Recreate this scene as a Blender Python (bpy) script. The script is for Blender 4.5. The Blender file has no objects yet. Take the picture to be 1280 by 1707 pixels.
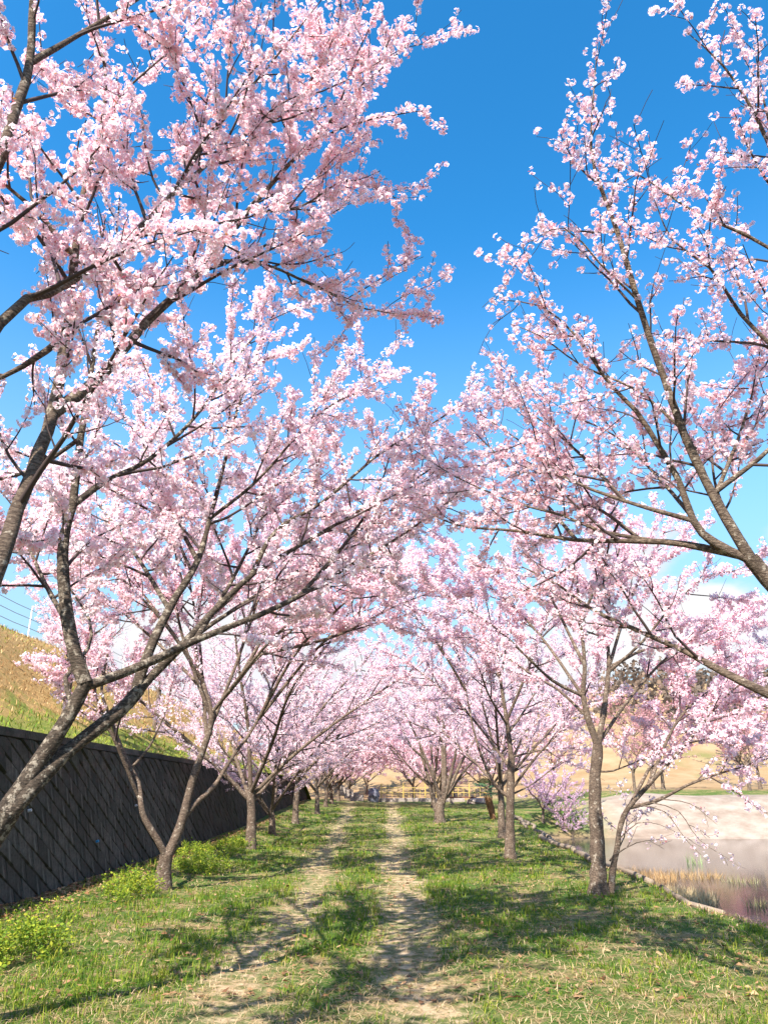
import bpy, math, random
import numpy as np
from mathutils import Vector, Matrix

# ------------------------------------------------------------------ camera, sky, sun, exposure
S = bpy.context.scene
COL = S.collection
F, CX, CY, PITCH, CAMZ = 1265.0, 640.0, 853.5, math.radians(19.9), 1.6
cam_d = bpy.data.cameras.new('camera')
cam = bpy.data.objects.new('camera', cam_d); COL.objects.link(cam)
cam.location = (0, 0, CAMZ); cam.rotation_euler = (math.pi/2 + PITCH, 0, 0)
cam_d.sensor_fit = 'VERTICAL'; cam_d.sensor_height = 36.0; cam_d.lens = F/1707*36
cam_d.clip_start = 0.05; cam_d.clip_end = 3000
S.camera = cam

SUN = Vector((-0.34, -0.66, 0.80)).normalized()
SUN_EL = math.asin(SUN.z); SUN_AZ = math.atan2(SUN.x, SUN.y)
W = bpy.data.worlds.new('World'); S.world = W; W.use_nodes = True
wn, wl = W.node_tree.nodes, W.node_tree.links
wn.clear()
def wnode(t, **k):
    n = wn.new(t)
    for a, b in k.items(): setattr(n, a, b)
    return n
sky = wnode('ShaderNodeTexSky', sky_type='NISHITA', sun_disc=False)
sky.sun_elevation = SUN_EL; sky.sun_rotation = SUN_AZ % (2*math.pi)
sky.altitude = 900; sky.air_density = 1.0; sky.dust_density = 1.0; sky.ozone_density = 3.0
gam = wnode('ShaderNodeGamma'); gam.inputs[1].default_value = 1.36
hsv = wnode('ShaderNodeHueSaturation'); hsv.inputs['Saturation'].default_value = 1.17; hsv.inputs['Hue'].default_value = 0.484
wl.new(sky.outputs[0], gam.inputs[0]); wl.new(gam.outputs[0], hsv.inputs['Color'])
bg = wnode('ShaderNodeBackground'); bg.inputs[1].default_value = 0.087
hz = wnode('ShaderNodeMapRange', interpolation_type='SMOOTHSTEP'); hz.inputs[1].default_value = 0.66; hz.inputs[2].default_value = 0.06; hz.inputs[3].default_value = 0.0; hz.inputs[4].default_value = 0.96
hm = wnode('ShaderNodeMix', data_type='RGBA'); hm.inputs[7].default_value = (2.0, 2.9, 3.45, 1)
wl.new(hz.outputs[0], hm.inputs[0]); wl.new(hsv.outputs[0], hm.inputs[6]); wl.new(hm.outputs[2], bg.inputs[0])
# cumulus band low over the horizon, all the way round
tc = wnode('ShaderNodeTexCoord')
sep = wnode('ShaderNodeSeparateXYZ'); wl.new(tc.outputs['Generated'], sep.inputs[0])
mp = wnode('ShaderNodeMapping'); mp.inputs['Scale'].default_value = (2.6, 2.6, 5.2); mp.inputs['Location'].default_value = (2.85, 0.4, -0.1)
wl.new(tc.outputs['Generated'], mp.inputs[0]); wl.new(sep.outputs['Z'], hz.inputs[0])
ns = wnode('ShaderNodeTexNoise'); ns.inputs['Scale'].default_value = 1.0; ns.inputs['Detail'].default_value = 7; ns.inputs['Roughness'].default_value = 0.52
wl.new(mp.outputs[0], ns.inputs[0])
el = wnode('ShaderNodeMapRange'); el.inputs[1].default_value = 0.12; el.inputs[2].default_value = 0.5; el.inputs[3].default_value = 0.14; el.inputs[4].default_value = -0.30
wl.new(sep.outputs['Z'], el.inputs[0])
ad = wnode('ShaderNodeMath', operation='ADD'); wl.new(ns.outputs[0], ad.inputs[0]); wl.new(el.outputs[0], ad.inputs[1])
cr = wnode('ShaderNodeMapRange', interpolation_type='SMOOTHSTEP'); cr.inputs[1].default_value = 0.545; cr.inputs[2].default_value = 0.625
wl.new(ad.outputs[0], cr.inputs[0])
cl = wnode('ShaderNodeBackground'); cl.inputs[1].default_value = 0.36
n2_ = wnode('ShaderNodeTexNoise'); n2_.inputs['Scale'].default_value = 2.3; n2_.inputs['Detail'].default_value = 6; wl.new(mp.outputs[0], n2_.inputs[0])
cm = wnode('ShaderNodeMapRange'); cm.inputs[1].default_value = 0.35; cm.inputs[2].default_value = 0.65; wl.new(n2_.outputs[0], cm.inputs[0])
cc_ = wnode('ShaderNodeMix', data_type='RGBA'); cc_.inputs[6].default_value = (0.77, 0.78, 0.86, 1); cc_.inputs[7].default_value = (0.98, 0.97, 0.98, 1); wl.new(cm.outputs[0], cc_.inputs[0]); wl.new(cc_.outputs[2], cl.inputs[0])
mx = wnode('ShaderNodeMixShader'); wl.new(cr.outputs[0], mx.inputs[0]); wl.new(bg.outputs[0], mx.inputs[1]); wl.new(cl.outputs[0], mx.inputs[2])
wo = wnode('ShaderNodeOutputWorld'); wl.new(mx.outputs[0], wo.inputs[0])

sd = bpy.data.lights.new('sun', 'SUN'); sd.energy = 4.3; sd.angle = math.radians(0.53); sd.color = (1.0, 0.95, 0.87)
sun = bpy.data.objects.new('sun', sd); COL.objects.link(sun)
sun.rotation_euler = (-SUN).to_track_quat('-Z', 'Y').to_euler(); sun.location = (-20, -20, 40)

S.view_settings.view_transform = 'Standard'; S.view_settings.look = 'None'
S.view_settings.exposure = 1.6; S.view_settings.gamma = 1.0; S.view_settings.use_curve_mapping = False
S.render.engine = 'CYCLES'
S.cycles.max_bounces = 9; S.cycles.diffuse_bounces = 8; S.cycles.transmission_bounces = 8; S.cycles.glossy_bounces = 3
S.cycles.use_denoising = True

# ------------------------------------------------------------------ helpers
def rng_of(seed): return np.random.default_rng(seed)
def smooth(a, b, x):
    t = np.clip((np.asarray(x, float) - a)/(b - a), 0, 1); return t*t*(3 - 2*t)
CP, SP = math.cos(PITCH), math.sin(PITCH)
def ray(px, py):
    a, b = (px - CX)/F, (CY - py)/F
    return np.array([a, CP - b*SP, SP + b*CP])
def P(px, py, Y):
    d = ray(px, py); return np.array([0, 0, CAMZ]) + d*(Y/d[1])
def hit(px, py, zf):
    d = ray(px, py); o = np.array([0, 0, CAMZ]); t = 1.0
    while t < 600:
        p = o + d*t
        if p[2] <= zf(p[0], p[1]): return p
        t += 0.02 + t*0.001
    return o + d*600
def waves(x, y, s=0):
    return (np.sin(x*1.7 + 1.3*s + 0.6*y) + np.sin(y*1.1 - 0.8*x + 2.1*s) + np.sin(x*0.53 - y*0.37 + s) + 0.6*np.sin(3.1*x + 2.3*y + s) + 0.5*np.sin(2.9*y - 3.7*x + 3*s))/4.0

def tag(o, label=None, cat=None, group=None, kind=None):
    if label: o['label'] = label
    if cat: o['category'] = cat
    if group: o['group'] = group
    if kind: o['kind'] = kind
    return o
def empty(name, loc, rz=0.0):
    o = bpy.data.objects.new(name, None); COL.objects.link(o); o.location = Vector(loc); o.rotation_euler = (0, 0, rz); o.empty_display_size = 0.3
    return o
def link(name, me, parent=None, kind=None):
    o = bpy.data.objects.new(name, me); COL.objects.link(o)
    if parent is not None: o.parent = parent
    if kind: o['kind'] = kind
    return o
def mesh_np(name, V, faces, mat, col=None, smooth_sh=False, attrs=None):
    """V (n,3); faces: list of int arrays (m,k); col (n,3) point colour"""
    me = bpy.data.meshes.new(name)
    V = np.ascontiguousarray(V, np.float32)
    me.vertices.add(len(V)); me.vertices.foreach_set('co', V.ravel())
    idx = np.concatenate([f.ravel() for f in faces]).astype(np.int32)
    tot = np.concatenate([np.full(len(f), f.shape[1], np.int32) for f in faces])
    st = np.concatenate([[0], np.cumsum(tot)[:-1]]).astype(np.int32)
    me.loops.add(len(idx)); me.loops.foreach_set('vertex_index', idx)
    me.polygons.add(len(tot)); me.polygons.foreach_set('loop_start', st); me.polygons.foreach_set('loop_total', tot)
    if smooth_sh: me.polygons.foreach_set('use_smooth', np.ones(len(tot), bool))
    if col is not None:
        a = me.attributes.new('col', 'FLOAT_COLOR', 'POINT')
        c = np.ones((len(V), 4), np.float32); c[:, :3] = col; a.data.foreach_set('color', c.ravel())
    for k, v in (attrs or {}).items():
        a = me.attributes.new(k, 'FLOAT', 'POINT'); a.data.foreach_set('value', np.ascontiguousarray(v, np.float32))
    me.update(calc_edges=True)
    me.materials.append(mat)
    return me

class MB:
    """collects simple solids into one mesh"""
    def __init__(s): s.V = []; s.F = []
    def add(s, V, Fs):
        o = len(s.V); s.V += [tuple(v) for v in V]; s.F += [tuple(i + o for i in f) for f in Fs]
    def box(s, c, size, rot=None, taper=1.0, bev=0.0):
        hx, hy, hz = size[0]/2, size[1]/2, size[2]/2
        R = rot or Matrix.Identity(3)
        b = min(bev, hx*0.9, hy*0.9)
        def ring(z, i, t): 
            x, y = (hx - i)*t, (hy - i)*t
            return [(-x, -y, z), (x, -y, z), (x, y, z), (-x, y, z)]
        rs = [ring(-hz, b, 1), ring(-hz + b, 0, 1), ring(hz - b, 0, taper), ring(hz, b, taper)] if b else [ring(-hz, 0, 1), ring(hz, 0, taper)]
        V = [R @ Vector(p) + Vector(c) for r in rs for p in r]
        Fs = [(3, 2, 1, 0)]; n = len(rs)
        for k in range(n - 1):
            for i in range(4): Fs.append((k*4 + i, k*4 + (i + 1) % 4, k*4 + 4 + (i + 1) % 4, k*4 + 4 + i))
        Fs.append(tuple(range(n*4 - 4, n*4)))
        s.add(V, Fs); return s
    def tube(s, pts, rad, n=6, caps=True):
        pts = [Vector(p) for p in pts]; V = []; Fs = []
        rad = rad if hasattr(rad, '__len__') else [rad]*len(pts)
        for i, p in enumerate(pts):
            T = (pts[min(i + 1, len(pts) - 1)] - pts[max(i - 1, 0)]).normalized()
            ref = Vector((0, 0, 1)) if abs(T.z) < 0.8 else Vector((1, 0, 0))
            a = T.cross(ref).normalized(); b = T.cross(a)
            V += [p + (a*math.cos(2*math.pi*k/n) + b*math.sin(2*math.pi*k/n))*rad[i] for k in range(n)]
        for i in range(len(pts) - 1):
            for k in range(n): Fs.append((i*n + k, i*n + (k + 1) % n, (i + 1)*n + (k + 1) % n, (i + 1)*n + k))
        if caps: Fs.append(tuple(range(n))[::-1]); Fs.append(tuple(range((len(pts) - 1)*n, len(pts)*n)))
        s.add(V, Fs); return s
    def mesh(s, name, mat, sm=False):
        me = bpy.data.meshes.new(name); me.from_pydata(s.V, [], s.F); me.materials.append(mat)
        if sm: me.polygons.foreach_set('use_smooth', np.ones(len(me.polygons), bool))
        me.update(); return me
    def build(s, name, mat, parent=None, sm=False): return link(name, s.mesh(name, mat, sm), parent)

# ------------------------------------------------------------------ materials
class Mat:
    def __init__(s, name, rough=0.8, spec=0.3):
        s.m = bpy.data.materials.new(name); s.m.use_nodes = True
        s.n, s.l = s.m.node_tree.nodes, s.m.node_tree.links
        s.b = s.n['Principled BSDF']; s.b.inputs['Roughness'].default_value = rough; s.b.inputs['Specular IOR Level'].default_value = spec
        s.pos = s.n.new('ShaderNodeTexCoord').outputs['Object']
    def node(s, t, **k):
        n = s.n.new(t)
        for a, b in k.items(): setattr(n, a, b)
        return n
    def noise(s, scale, detail=4, rough=0.55, stretch=None, src=None, lo=None, hi=None):
        v = src or s.pos
        if stretch:
            m = s.node('ShaderNodeMapping'); m.inputs['Scale'].default_value = stretch; s.l.new(v, m.inputs[0]); v = m.outputs[0]
        n = s.node('ShaderNodeTexNoise'); n.inputs['Scale'].default_value = scale; n.inputs['Detail'].default_value = detail; n.inputs['Roughness'].default_value = rough
        s.l.new(v, n.inputs[0])
        return s.rng(n.outputs[0], lo, hi) if lo is not None else n.outputs[0]
    def rng(s, x, lo, hi, a=0.0, b=1.0):
        r = s.node('ShaderNodeMapRange'); r.inputs[1].default_value = lo; r.inputs[2].default_value = hi; r.inputs[3].default_value = a; r.inputs[4].default_value = b
        s.l.new(x, r.inputs[0]); return r.outputs[0]
    def mix(s, f, a, b):
        m = s.node('ShaderNodeMix', data_type='RGBA')
        for sock, v in ((m.inputs[0], f), (m.inputs[6], a), (m.inputs[7], b)):
            if isinstance(v, (int, float)): sock.default_value = v
            elif isinstance(v, tuple): sock.default_value = (*v, 1)
            else: s.l.new(v, sock)
        return m.outputs[2]
    def math(s, op, a, b):
        m = s.node('ShaderNodeMath', operation=op)
        for sock, v in ((m.inputs[0], a), (m.inputs[1], b)):
            if isinstance(v, (int, float)): sock.default_value = v
            else: s.l.new(v, sock)
        return m.outputs[0]
    def attr(s, name, fac=True):
        a = s.node('ShaderNodeAttribute', attribute_name=name); return a.outputs['Fac' if fac else 'Color']
    def color(s, c):
        if isinstance(c, tuple): s.b.inputs['Base Color'].default_value = (*c, 1)
        else: s.l.new(c, s.b.inputs['Base Color'])
        return s
    def bump(s, h, strength=0.5, dist=0.02):
        b = s.node('ShaderNodeBump'); b.inputs['Strength'].default_value = strength; b.inputs['Distance'].default_value = dist
        s.l.new(h, b.inputs['Height']); s.l.new(b.outputs[0], s.b.inputs['Normal']); return s
    def translucent(s, col, amount):
        """thin leaf or petal: part of the light passes through"""
        t = s.node('ShaderNodeBsdfTranslucent'); s.l.new(col, t.inputs[0])
        m = s.node('ShaderNodeMixShader'); m.inputs[0].default_value = amount
        s.l.new(s.b.outputs[0], m.inputs[1]); s.l.new(t.outputs[0], m.inputs[2])
        s.l.new(m.outputs[0], s.n['Material Output'].inputs[0]); return s

def bark_mat(name, dark, light, lichen, amt):
    m = Mat(name, 0.9, 0.15)
    band = m.noise(26, 3, 0.6, (1, 1, 3.5), lo=0.42, hi=0.62)
    big = m.noise(5, 4, 0.6, lo=0.35, hi=0.65)
    c = m.mix(band, dark, light)
    c = m.mix(m.math('MULTIPLY', big, 0.6), c, tuple(0.6*a for a in dark))
    sp = m.noise(17, 5, 0.7, lo=0.66 - amt, hi=0.74 - amt)
    c = m.mix(sp, c, lichen)
    m.color(c); m.bump(m.noise(40, 5, 0.7, (1, 1, 2.5)), 1.0, 0.02)
    return m.m
BARK = bark_mat('cherry_bark', (0.085, 0.058, 0.042), (0.24, 0.175, 0.125), (0.36, 0.30, 0.23), 0.09)
BARK_L = bark_mat('lichened_bark', (0.05, 0.038, 0.028), (0.15, 0.11, 0.08), (0.30, 0.25, 0.19), 0.13)
TWIG = Mat('twig_bark', 0.8, 0.2).color((0.060, 0.040, 0.036)).m

def petal_mat(name, amount=0.4):
    m = Mat(name, 0.7, 0.12); c = m.attr('col', False); m.color(c); m.translucent(c, amount); return m.m
PETAL = petal_mat('petal', 0.55)
BLADE = petal_mat('grass_blade', 0.45)
STRAW = petal_mat('straw_blade', 0.2)
LEAF = petal_mat('weed_leaf', 0.4)

# ------------------------------------------------------------------ terrain
WATER_Z = -0.8
def shore_edge(y):
    y = np.asarray(y, float)
    return 4.85 - 0.42*smooth(9.0, 12.0, y) + 0.03*np.clip(y - 12, 0, 100) + 0.05*np.clip(y - 24, 0, 30) + 0.10*np.sin(y*0.9) + 0.06*np.sin(y*2.3)
def track_mask(x, y):
    w = 0.10*np.sin(y*0.5 + 1) + 0.07*np.sin(y*1.3)
    r = 1 - smooth(0.14, 0.50, np.abs(x - (0.14 + 0.008*y + 0.22*smooth(12, 6, y) + w + 0.07*waves(x*2.5, y*3.0, 11))))
    l = 1 - smooth(0.10, 0.44, np.abs(x - (-0.95 - 0.024*y + w)))
    near = 1 - 0.1*smooth(12, 5, y)
    return np.maximum(r, l*0.9)*near
def ground_z(x, y):
    x = np.asarray(x, float); y = np.asarray(y, float)
    base = 0.55*smooth(22, 62, y) + 0.035*waves(x, y) - 0.025*track_mask(x, y)*smooth(80, 40, y)
    base = base + 0.16*smooth(-3.3, -4.6, x)*smooth(90, 50, y)
    xe = shore_edge(y); wd = 1.7 + 0.055*np.clip(y - 14, 0, 40)
    pond = smooth(0, 1, (x - xe)/wd)*(1 - smooth(38.5, 43.0, y + 0.5*waves(x*0.6, y*0.4, 2) - 0.05*np.clip(20 - x, -10, 12)))
    z = base*(1 - pond) - 1.5*pond
    shelf = smooth(8, 14, x)*smooth(39, 44, y)*(1 - smooth(70, 90, y))
    z = z + shelf*(0.85 + 0.12*waves(x*0.4, y*0.4, 5))
    hill = smooth(72, 118, y)*(6.3 + 1.5*np.sin(x*0.045 + 0.6) + 0.9*np.sin(x*0.11 + 2))
    hill = hill + smooth(66, 100, y)*smooth(8, 30, x)*2.4
    wood = smooth(112, 175, y)*smooth(15, 75, x)*(17 + 4*np.sin(x*0.05 + 1.2)) + smooth(120, 220, y)*(3 + 2*np.sin(x*0.03))
    return z + hill + wood

def bank_z(x, y):
    x = np.asarray(x, float); y = np.asarray(y, float)
    end = 1 - smooth(55, 73, y)
    h = wall_top(y) + 4.25*smooth_lin(-5.75, -12.6, x) + 0.14*waves(x*0.9, y*0.6, 3) * smooth(-5.6, -7, x) + 0.45*smooth(-12.2, -30, x)
    return h*end - 0.6*(1 - end)
def smooth_lin(a, b, x):
    t = np.clip((x - a)/(b - a), 0, 1); return t - 0.06*np.sin(2*math.pi*t)
def wall_top(y): return 2.42 - 0.006*np.clip(np.asarray(y, float) - 10, 0, 60)

def grid_sheet(xs, ys, zf):
    X, Y = np.meshgrid(xs, ys); Z = zf(X, Y)
    V = np.stack([X, Y, Z], -1).reshape(-1, 3); nx = len(xs); ny = len(ys)
    i = np.arange(nx*ny).reshape(ny, nx)
    Fq = np.stack([i[:-1, :-1], i[:-1, 1:], i[1:, 1:], i[1:, :-1]], -1).reshape(-1, 4)
    return V, Fq
def axis(*segs):
    out = []
    for a, b, d in segs: out.append(np.arange(a, b, d))
    return np.unique(np.round(np.concatenate(out + [[segs[-1][1]]]), 4))

gm = Mat('meadow_ground', 0.95, 0.1)
trk, sandm, drym, mud = gm.attr('track'), gm.attr('sand'), gm.attr('dry'), gm.attr('mud')
n1 = gm.noise(1.1, 5, 0.6, lo=0.36, hi=0.62)
n2 = gm.noise(7, 5, 0.65, lo=0.35, hi=0.66)
n3 = gm.noise(45, 4, 0.7, lo=0.3, hi=0.7)
green = gm.mix(n3, (0.032, 0.075, 0.012), (0.10, 0.145, 0.028))
straw = gm.mix(n3, (0.20, 0.13, 0.06), (0.42, 0.29, 0.15))
f = gm.math('ADD', gm.math('MULTIPLY', n1, 0.45), gm.math('MULTIPLY', n2, 0.5))
c = gm.mix(gm.rng(f, 0.42, 0.85), green, straw)
bare = gm.mix(n2, (0.31, 0.21, 0.12), (0.54, 0.39, 0.24))
tf = gm.math('MULTIPLY', trk, gm.rng(n2, 0.25, 0.8, 0.25, 1.0))
c = gm.mix(tf, c, bare)
hillc = gm.mix(gm.noise(0.35, 6, 0.65, lo=0.35, hi=0.65), (0.25, 0.155, 0.075), (0.325, 0.225, 0.125))
hillc = gm.mix(gm.noise(0.12, 4, 0.6, lo=0.55, hi=0.72), hillc, (0.17, 0.15, 0.055))
c = gm.mix(drym, c, hillc)
sandc = gm.mix(gm.noise(0.9, 6, 0.65, (1, 1, 3), lo=0.35, hi=0.68), (0.33, 0.262, 0.21), (0.19, 0.14, 0.105))
c = gm.mix(sandm, c, sandc)
c = gm.mix(mud, c, (0.20, 0.14, 0.08))
gm.color(c); gm.bump(gm.noise(30, 6, 0.7), 0.7, 0.05)

xs = axis((-420, -60, 30), (-60, -7.5, 2.5), (-7.5, 13, 0.3), (13, 45, 0.8), (45, 110, 4), (110, 420, 30))
ys = axis((-60, 2, 4), (2, 46, 0.33), (46, 80, 0.8), (80, 230, 3), (230, 800, 40))
V, Fq = grid_sheet(xs, ys, ground_z)
x, y, z = V.T
sand_a = smooth(9.5, 12.5, x)*smooth(38.0, 39.5, y)*(1 - smooth(44.2, 45.4, y + 0.5*np.sin(x*0.5)))*(1 - smooth(60, 70, x))
dry_a = np.maximum(smooth(62, 74, y), smooth(8, 12, x)*smooth(50, 60, y))
mud_a = smooth(-0.35, -0.75, z)*(y < 60)*(1 - sand_a)
ground = link('ground', mesh_np('ground', V, [Fq], gm.m, smooth_sh=True,
      attrs={'track': track_mask(x, y)*smooth(75, 60, y), 'sand': sand_a, 'dry': dry_a, 'mud': mud_a}), kind='structure')

# hillside above the wall
bm_ = Mat('dry_bank', 0.95, 0.1)
a1 = bm_.noise(0.9, 5, 0.6, lo=0.36, hi=0.64); a2 = bm_.noise(9, 5, 0.7, lo=0.3, hi=0.7)
bc = bm_.mix(a2, (0.32, 0.185, 0.062), (0.45, 0.30, 0.125))
bg_ = bm_.mix(a2, (0.10, 0.14, 0.025), (0.26, 0.26, 0.06))
low = bm_.attr('low')
bc = bm_.mix(bm_.rng(bm_.math('ADD', bm_.math('MULTIPLY', a1, 0.6), bm_.math('MULTIPLY', low, 0.65)), 0.45, 0.85), bc, bg_)
bm_.color(bc); bm_.bump(bm_.noise(22, 6, 0.7), 0.8, 0.08)
xs = axis((-90, -34, 6), (-34, -14, 1), (-14, -5.75, 0.25)); ys = axis((-40, 2, 3), (2, 76, 0.4))
V, Fq = grid_sheet(xs, ys, bank_z)
hillside = link('hillside', mesh_np('hillside', V, [Fq], bm_.m, smooth_sh=True, attrs={'low': smooth(-9.0, -6.0, V[:, 0])}), kind='structure')

# pond
wm = Mat('pond_water', 0.02, 0.5)
wm.color(wm.mix(wm.noise(0.25, 3, 0.5, lo=0.35, hi=0.65), (0.03, 0.026, 0.026), (0.018, 0.022, 0.034)))
wm.b.inputs['IOR'].default_value = 1.33
wm.bump(wm.noise(5, 4, 0.6, (0.7, 1.6, 1)), 0.07, 0.03)
V, Fq = grid_sheet(np.arange(3.5, 80, 2.5), np.arange(-12, 46, 2.0), lambda a, b: 0*a + WATER_Z)
link('pond_water', mesh_np('pond_water', V, [Fq], wm.m), kind='structure')

# ------------------------------------------------------------------ retaining wall of diagonal blocks
conc = Mat('weathered_concrete', 0.92, 0.15)
k1 = conc.noise(1.6, 5, 0.65, lo=0.35, hi=0.66); k2 = conc.noise(16, 5, 0.7, lo=0.3, hi=0.7)
kc = conc.mix(k2, (0.06, 0.052, 0.042), (0.165, 0.145, 0.118)); kc = conc.mix(conc.math('MULTIPLY', k1, 0.75), kc, (0.025, 0.024, 0.018))
oi = conc.node('ShaderNodeObjectInfo').outputs['Random']
kc = conc.mix(conc.rng(oi, 0.0, 1.0, 0.0, 0.7), kc, (0.028, 0.025, 0.02))
kc = conc.mix(conc.math('MULTIPLY', conc.noise(0.8, 5, 0.7, (1, 0.4, 1), lo=0.5, hi=0.7), 0.6), kc, (0.035, 0.042, 0.018))
kc = conc.mix(conc.math('MULTIPLY', conc.noise(5, 4, 0.7, (1, 0.12, 1), lo=0.62, hi=0.75), 0.5), kc, (0.20, 0.18, 0.15))
conc.color(kc); conc.bump(k2, 0.6, 0.01)
mort = Mat('dark_joint', 0.95, 0.1).color((0.03, 0.027, 0.022)).m
Y0w = 6.0
ux = Vector((-0.016, 1, 0)).normalized(); vy = Vector((-0.24, 0, 0.97)); vy = (vy - ux*vy.dot(ux)).normalized(); wz = ux.cross(vy)
WM = Matrix(((ux.x, vy.x, wz.x, -4.80), (ux.y, vy.y, wz.y, Y0w), (ux.z, vy.z, wz.z, -0.05), (0, 0, 0, 1)))
wall = bpy.data.objects.new('retaining_wall', None); COL.objects.link(wall); wall.matrix_world = WM
tag(wall, 'dark concrete block retaining wall laid in diagonal courses under the grassy bank', 'wall')
LW = 56.0
def vtop(u): return (2.42 - 0.006*max(0.0, u + Y0w - 10) + 0.05)/0.97 - 0.14
def vbot(u): return (float(ground_z(-4.9, u + Y0w)) + 0.05)/0.97 - 0.35
body = MB()
nseg = 28
ring = []
for i in range(nseg + 1):
    u = LW*i/nseg; t = vtop(u) + 0.05; ring.append([(u, -0.6, -0.02), (u, t, -0.02), (u, t, -0.7), (u, -0.6, -0.7)])
for i in range(nseg):
    body.add(ring[i] + ring[i + 1], [(0, 4, 5, 1), (1, 5, 6, 2), (2, 6, 7, 3)])
body.build('wall_body', mort, wall)
cop = MB()
for i in range(nseg):
    u0, u1 = LW*i/nseg + 0.006, LW*(i + 1)/nseg - 0.006
    t0, t1 = vtop(u0), vtop(u1)
    V8 = [(u0, t0, 0.055), (u1, t1, 0.055), (u1, t1 + 0.13, 0.045), (u0, t0 + 0.13, 0.045), (u0, t0, -0.6), (u1, t1, -0.6), (u1, t1 + 0.14, -0.6), (u0, t0 + 0.14, -0.6)]
    cc = MB(); cc.add(V8, [(0, 1, 2, 3), (3, 2, 6, 7), (0, 3, 7, 4), (1, 5, 6, 2), (0, 4, 5, 1)])
    cc.build('coping_stone', conc.m, wall)
bw, bh, bd = 0.42, 0.30, 0.26
RB = rng_of(5); random.seed(4)
def clip_poly(poly, fn):
    out = []
    for i, p in enumerate(poly):
        q = poly[(i + 1) % len(poly)]; a, b = fn(p), fn(q)
        if a >= 0: out.append(p)
        if (a >= 0) != (b >= 0):
            t = a/(a - b); out.append((p[0] + t*(q[0] - p[0]), p[1] + t*(q[1] - p[1])))
    return out
def block_geo(poly, hs, gap=0.010):
    cx = sum(p[0] for p in poly)/len(poly); cy = sum(p[1] for p in poly)/len(poly); n = len(poly)
    def inset(p, g):
        d = math.hypot(p[0] - cx, p[1] - cy) or 1; k = max(0.0, 1 - g*1.3/d); return (cx + (p[0] - cx)*k, cy + (p[1] - cy)*k)
    V, Fs = [], []
    for lev, (g, dz) in enumerate(((gap*0.6, -9), (gap, -0.022), (gap*2.2, 0.0))):
        for p in poly:
            q = inset(p, g); h = hs(q[0] - cx, q[1] - cy)
            V.append((q[0], q[1], -0.03 if dz == -9 else h + dz))
    for l in range(2):
        for i in range(n): Fs.append((l*n + i, l*n + (i + 1) % n, (l + 1)*n + (i + 1) % n, (l + 1)*n + i))
    Fs.append(tuple(range(2*n, 3*n))); return V, Fs
par = [(0, 0), (bw, -bd), (bw, bh - bd), (0, bh)]
protos = []
for i in range(7):
    a, b, cc = random.uniform(-0.03, 0.06), random.uniform(-0.03, 0.012), random.uniform(0.028, 0.054)
    m = MB(); m.add(*block_geo(par, lambda x, y, a=a, b=b, cc=cc: cc + a*x + b*y)); protos.append(m.mesh('block', conc.m))
rest = MB(); singles = 0; cand = []
for k in range(-3, int((LW*bd/bw + 3)/bh) + 1):
    off = (k % 2)*bw*0.5 + random.uniform(-0.05, 0.05)
    for j in range(-1, int(LW/bw) + 1):
        u0 = j*bw + off; v0 = -u0*bd/bw + k*bh
        if u0 < 0 or u0 + bw > LW: continue
        if v0 + bh < vbot(u0) or v0 - bd > vtop(u0) - 0.02: continue
        pl = [(u0 + a, v0 + b) for a, b in par]
        full = all(p[1] <= vtop(p[0]) - 0.008 for p in pl)
        if not full:
            pl = clip_poly(pl, lambda p: vtop(p[0]) - 0.008 - p[1])
            if len(pl) < 3: continue
            ar = 0.5*abs(sum(pl[i][0]*pl[(i + 1) % len(pl)][1] - pl[(i + 1) % len(pl)][0]*pl[i][1] for i in range(len(pl))))
            if ar < 0.012: continue
        cand.append((u0, v0, full, pl))
cand.sort(key=lambda q: (q[0] + Y0w < 9.6, q[0]))
for u0, v0, full, pl in cand:
    if u0 + Y0w >= 9.6 and singles < 292:
        singles += 1
        if full:
            o = link('block', random.choice(protos), wall); o.location = (u0, v0, 0)
        else:
            m = MB(); cc = random.uniform(0.035, 0.07); m.add(*block_geo(pl, lambda x, y: cc)); m.build('block', conc.m, wall)
    else:
        cc = random.uniform(0.028, 0.054); a = random.uniform(-0.03, 0.06)
        rest.add(*block_geo(pl, lambda x, y: cc + a*x))
tag(rest.build('distant_blocks', conc.m, wall), kind='stuff')
# drainage pipe ends
blue = Mat('blue_plastic', 0.4).color((0.02, 0.25, 0.5)).m; white = Mat('grey_plastic', 0.5).color((0.5, 0.5, 0.52)).m
for (u, v, mm) in ((8.6, 0.75, blue), (5.9, 1.35, white), (11.2, 1.3, white)):
    MB().tube([(u, v, -0.05), (u, v, 0.085)], 0.021, 10).build('weep_pipe', mm, wall)

# ------------------------------------------------------------------ cherry trees
def catmull(ctrl, rad, ds):
    P_ = np.asarray(ctrl, float); R_ = np.asarray(rad, float)
    if len(P_) == 2: P_ = np.array([P_[0], (P_[0] + P_[1])/2, P_[1]]); R_ = np.array([R_[0], (R_[0] + R_[1])/2, R_[1]])
    E = np.vstack([2*P_[0] - P_[1], P_, 2*P_[-1] - P_[-2]]); out, ro = [], []
    for i in range(len(P_) - 1):
        a, b, c, d = E[i:i + 4]; n = max(2, int(np.linalg.norm(c - b)/ds))
        for t in np.arange(n)/n:
            out.append(0.5*((2*b) + (-a + c)*t + (2*a - 5*b + 4*c - d)*t*t + (-a + 3*b - 3*c + d)*t**3)); ro.append(R_[i]*(1 - t) + R_[i + 1]*t)
    out.append(P_[-1]); ro.append(R_[-1])
    return np.array(out), np.array(ro)

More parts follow.
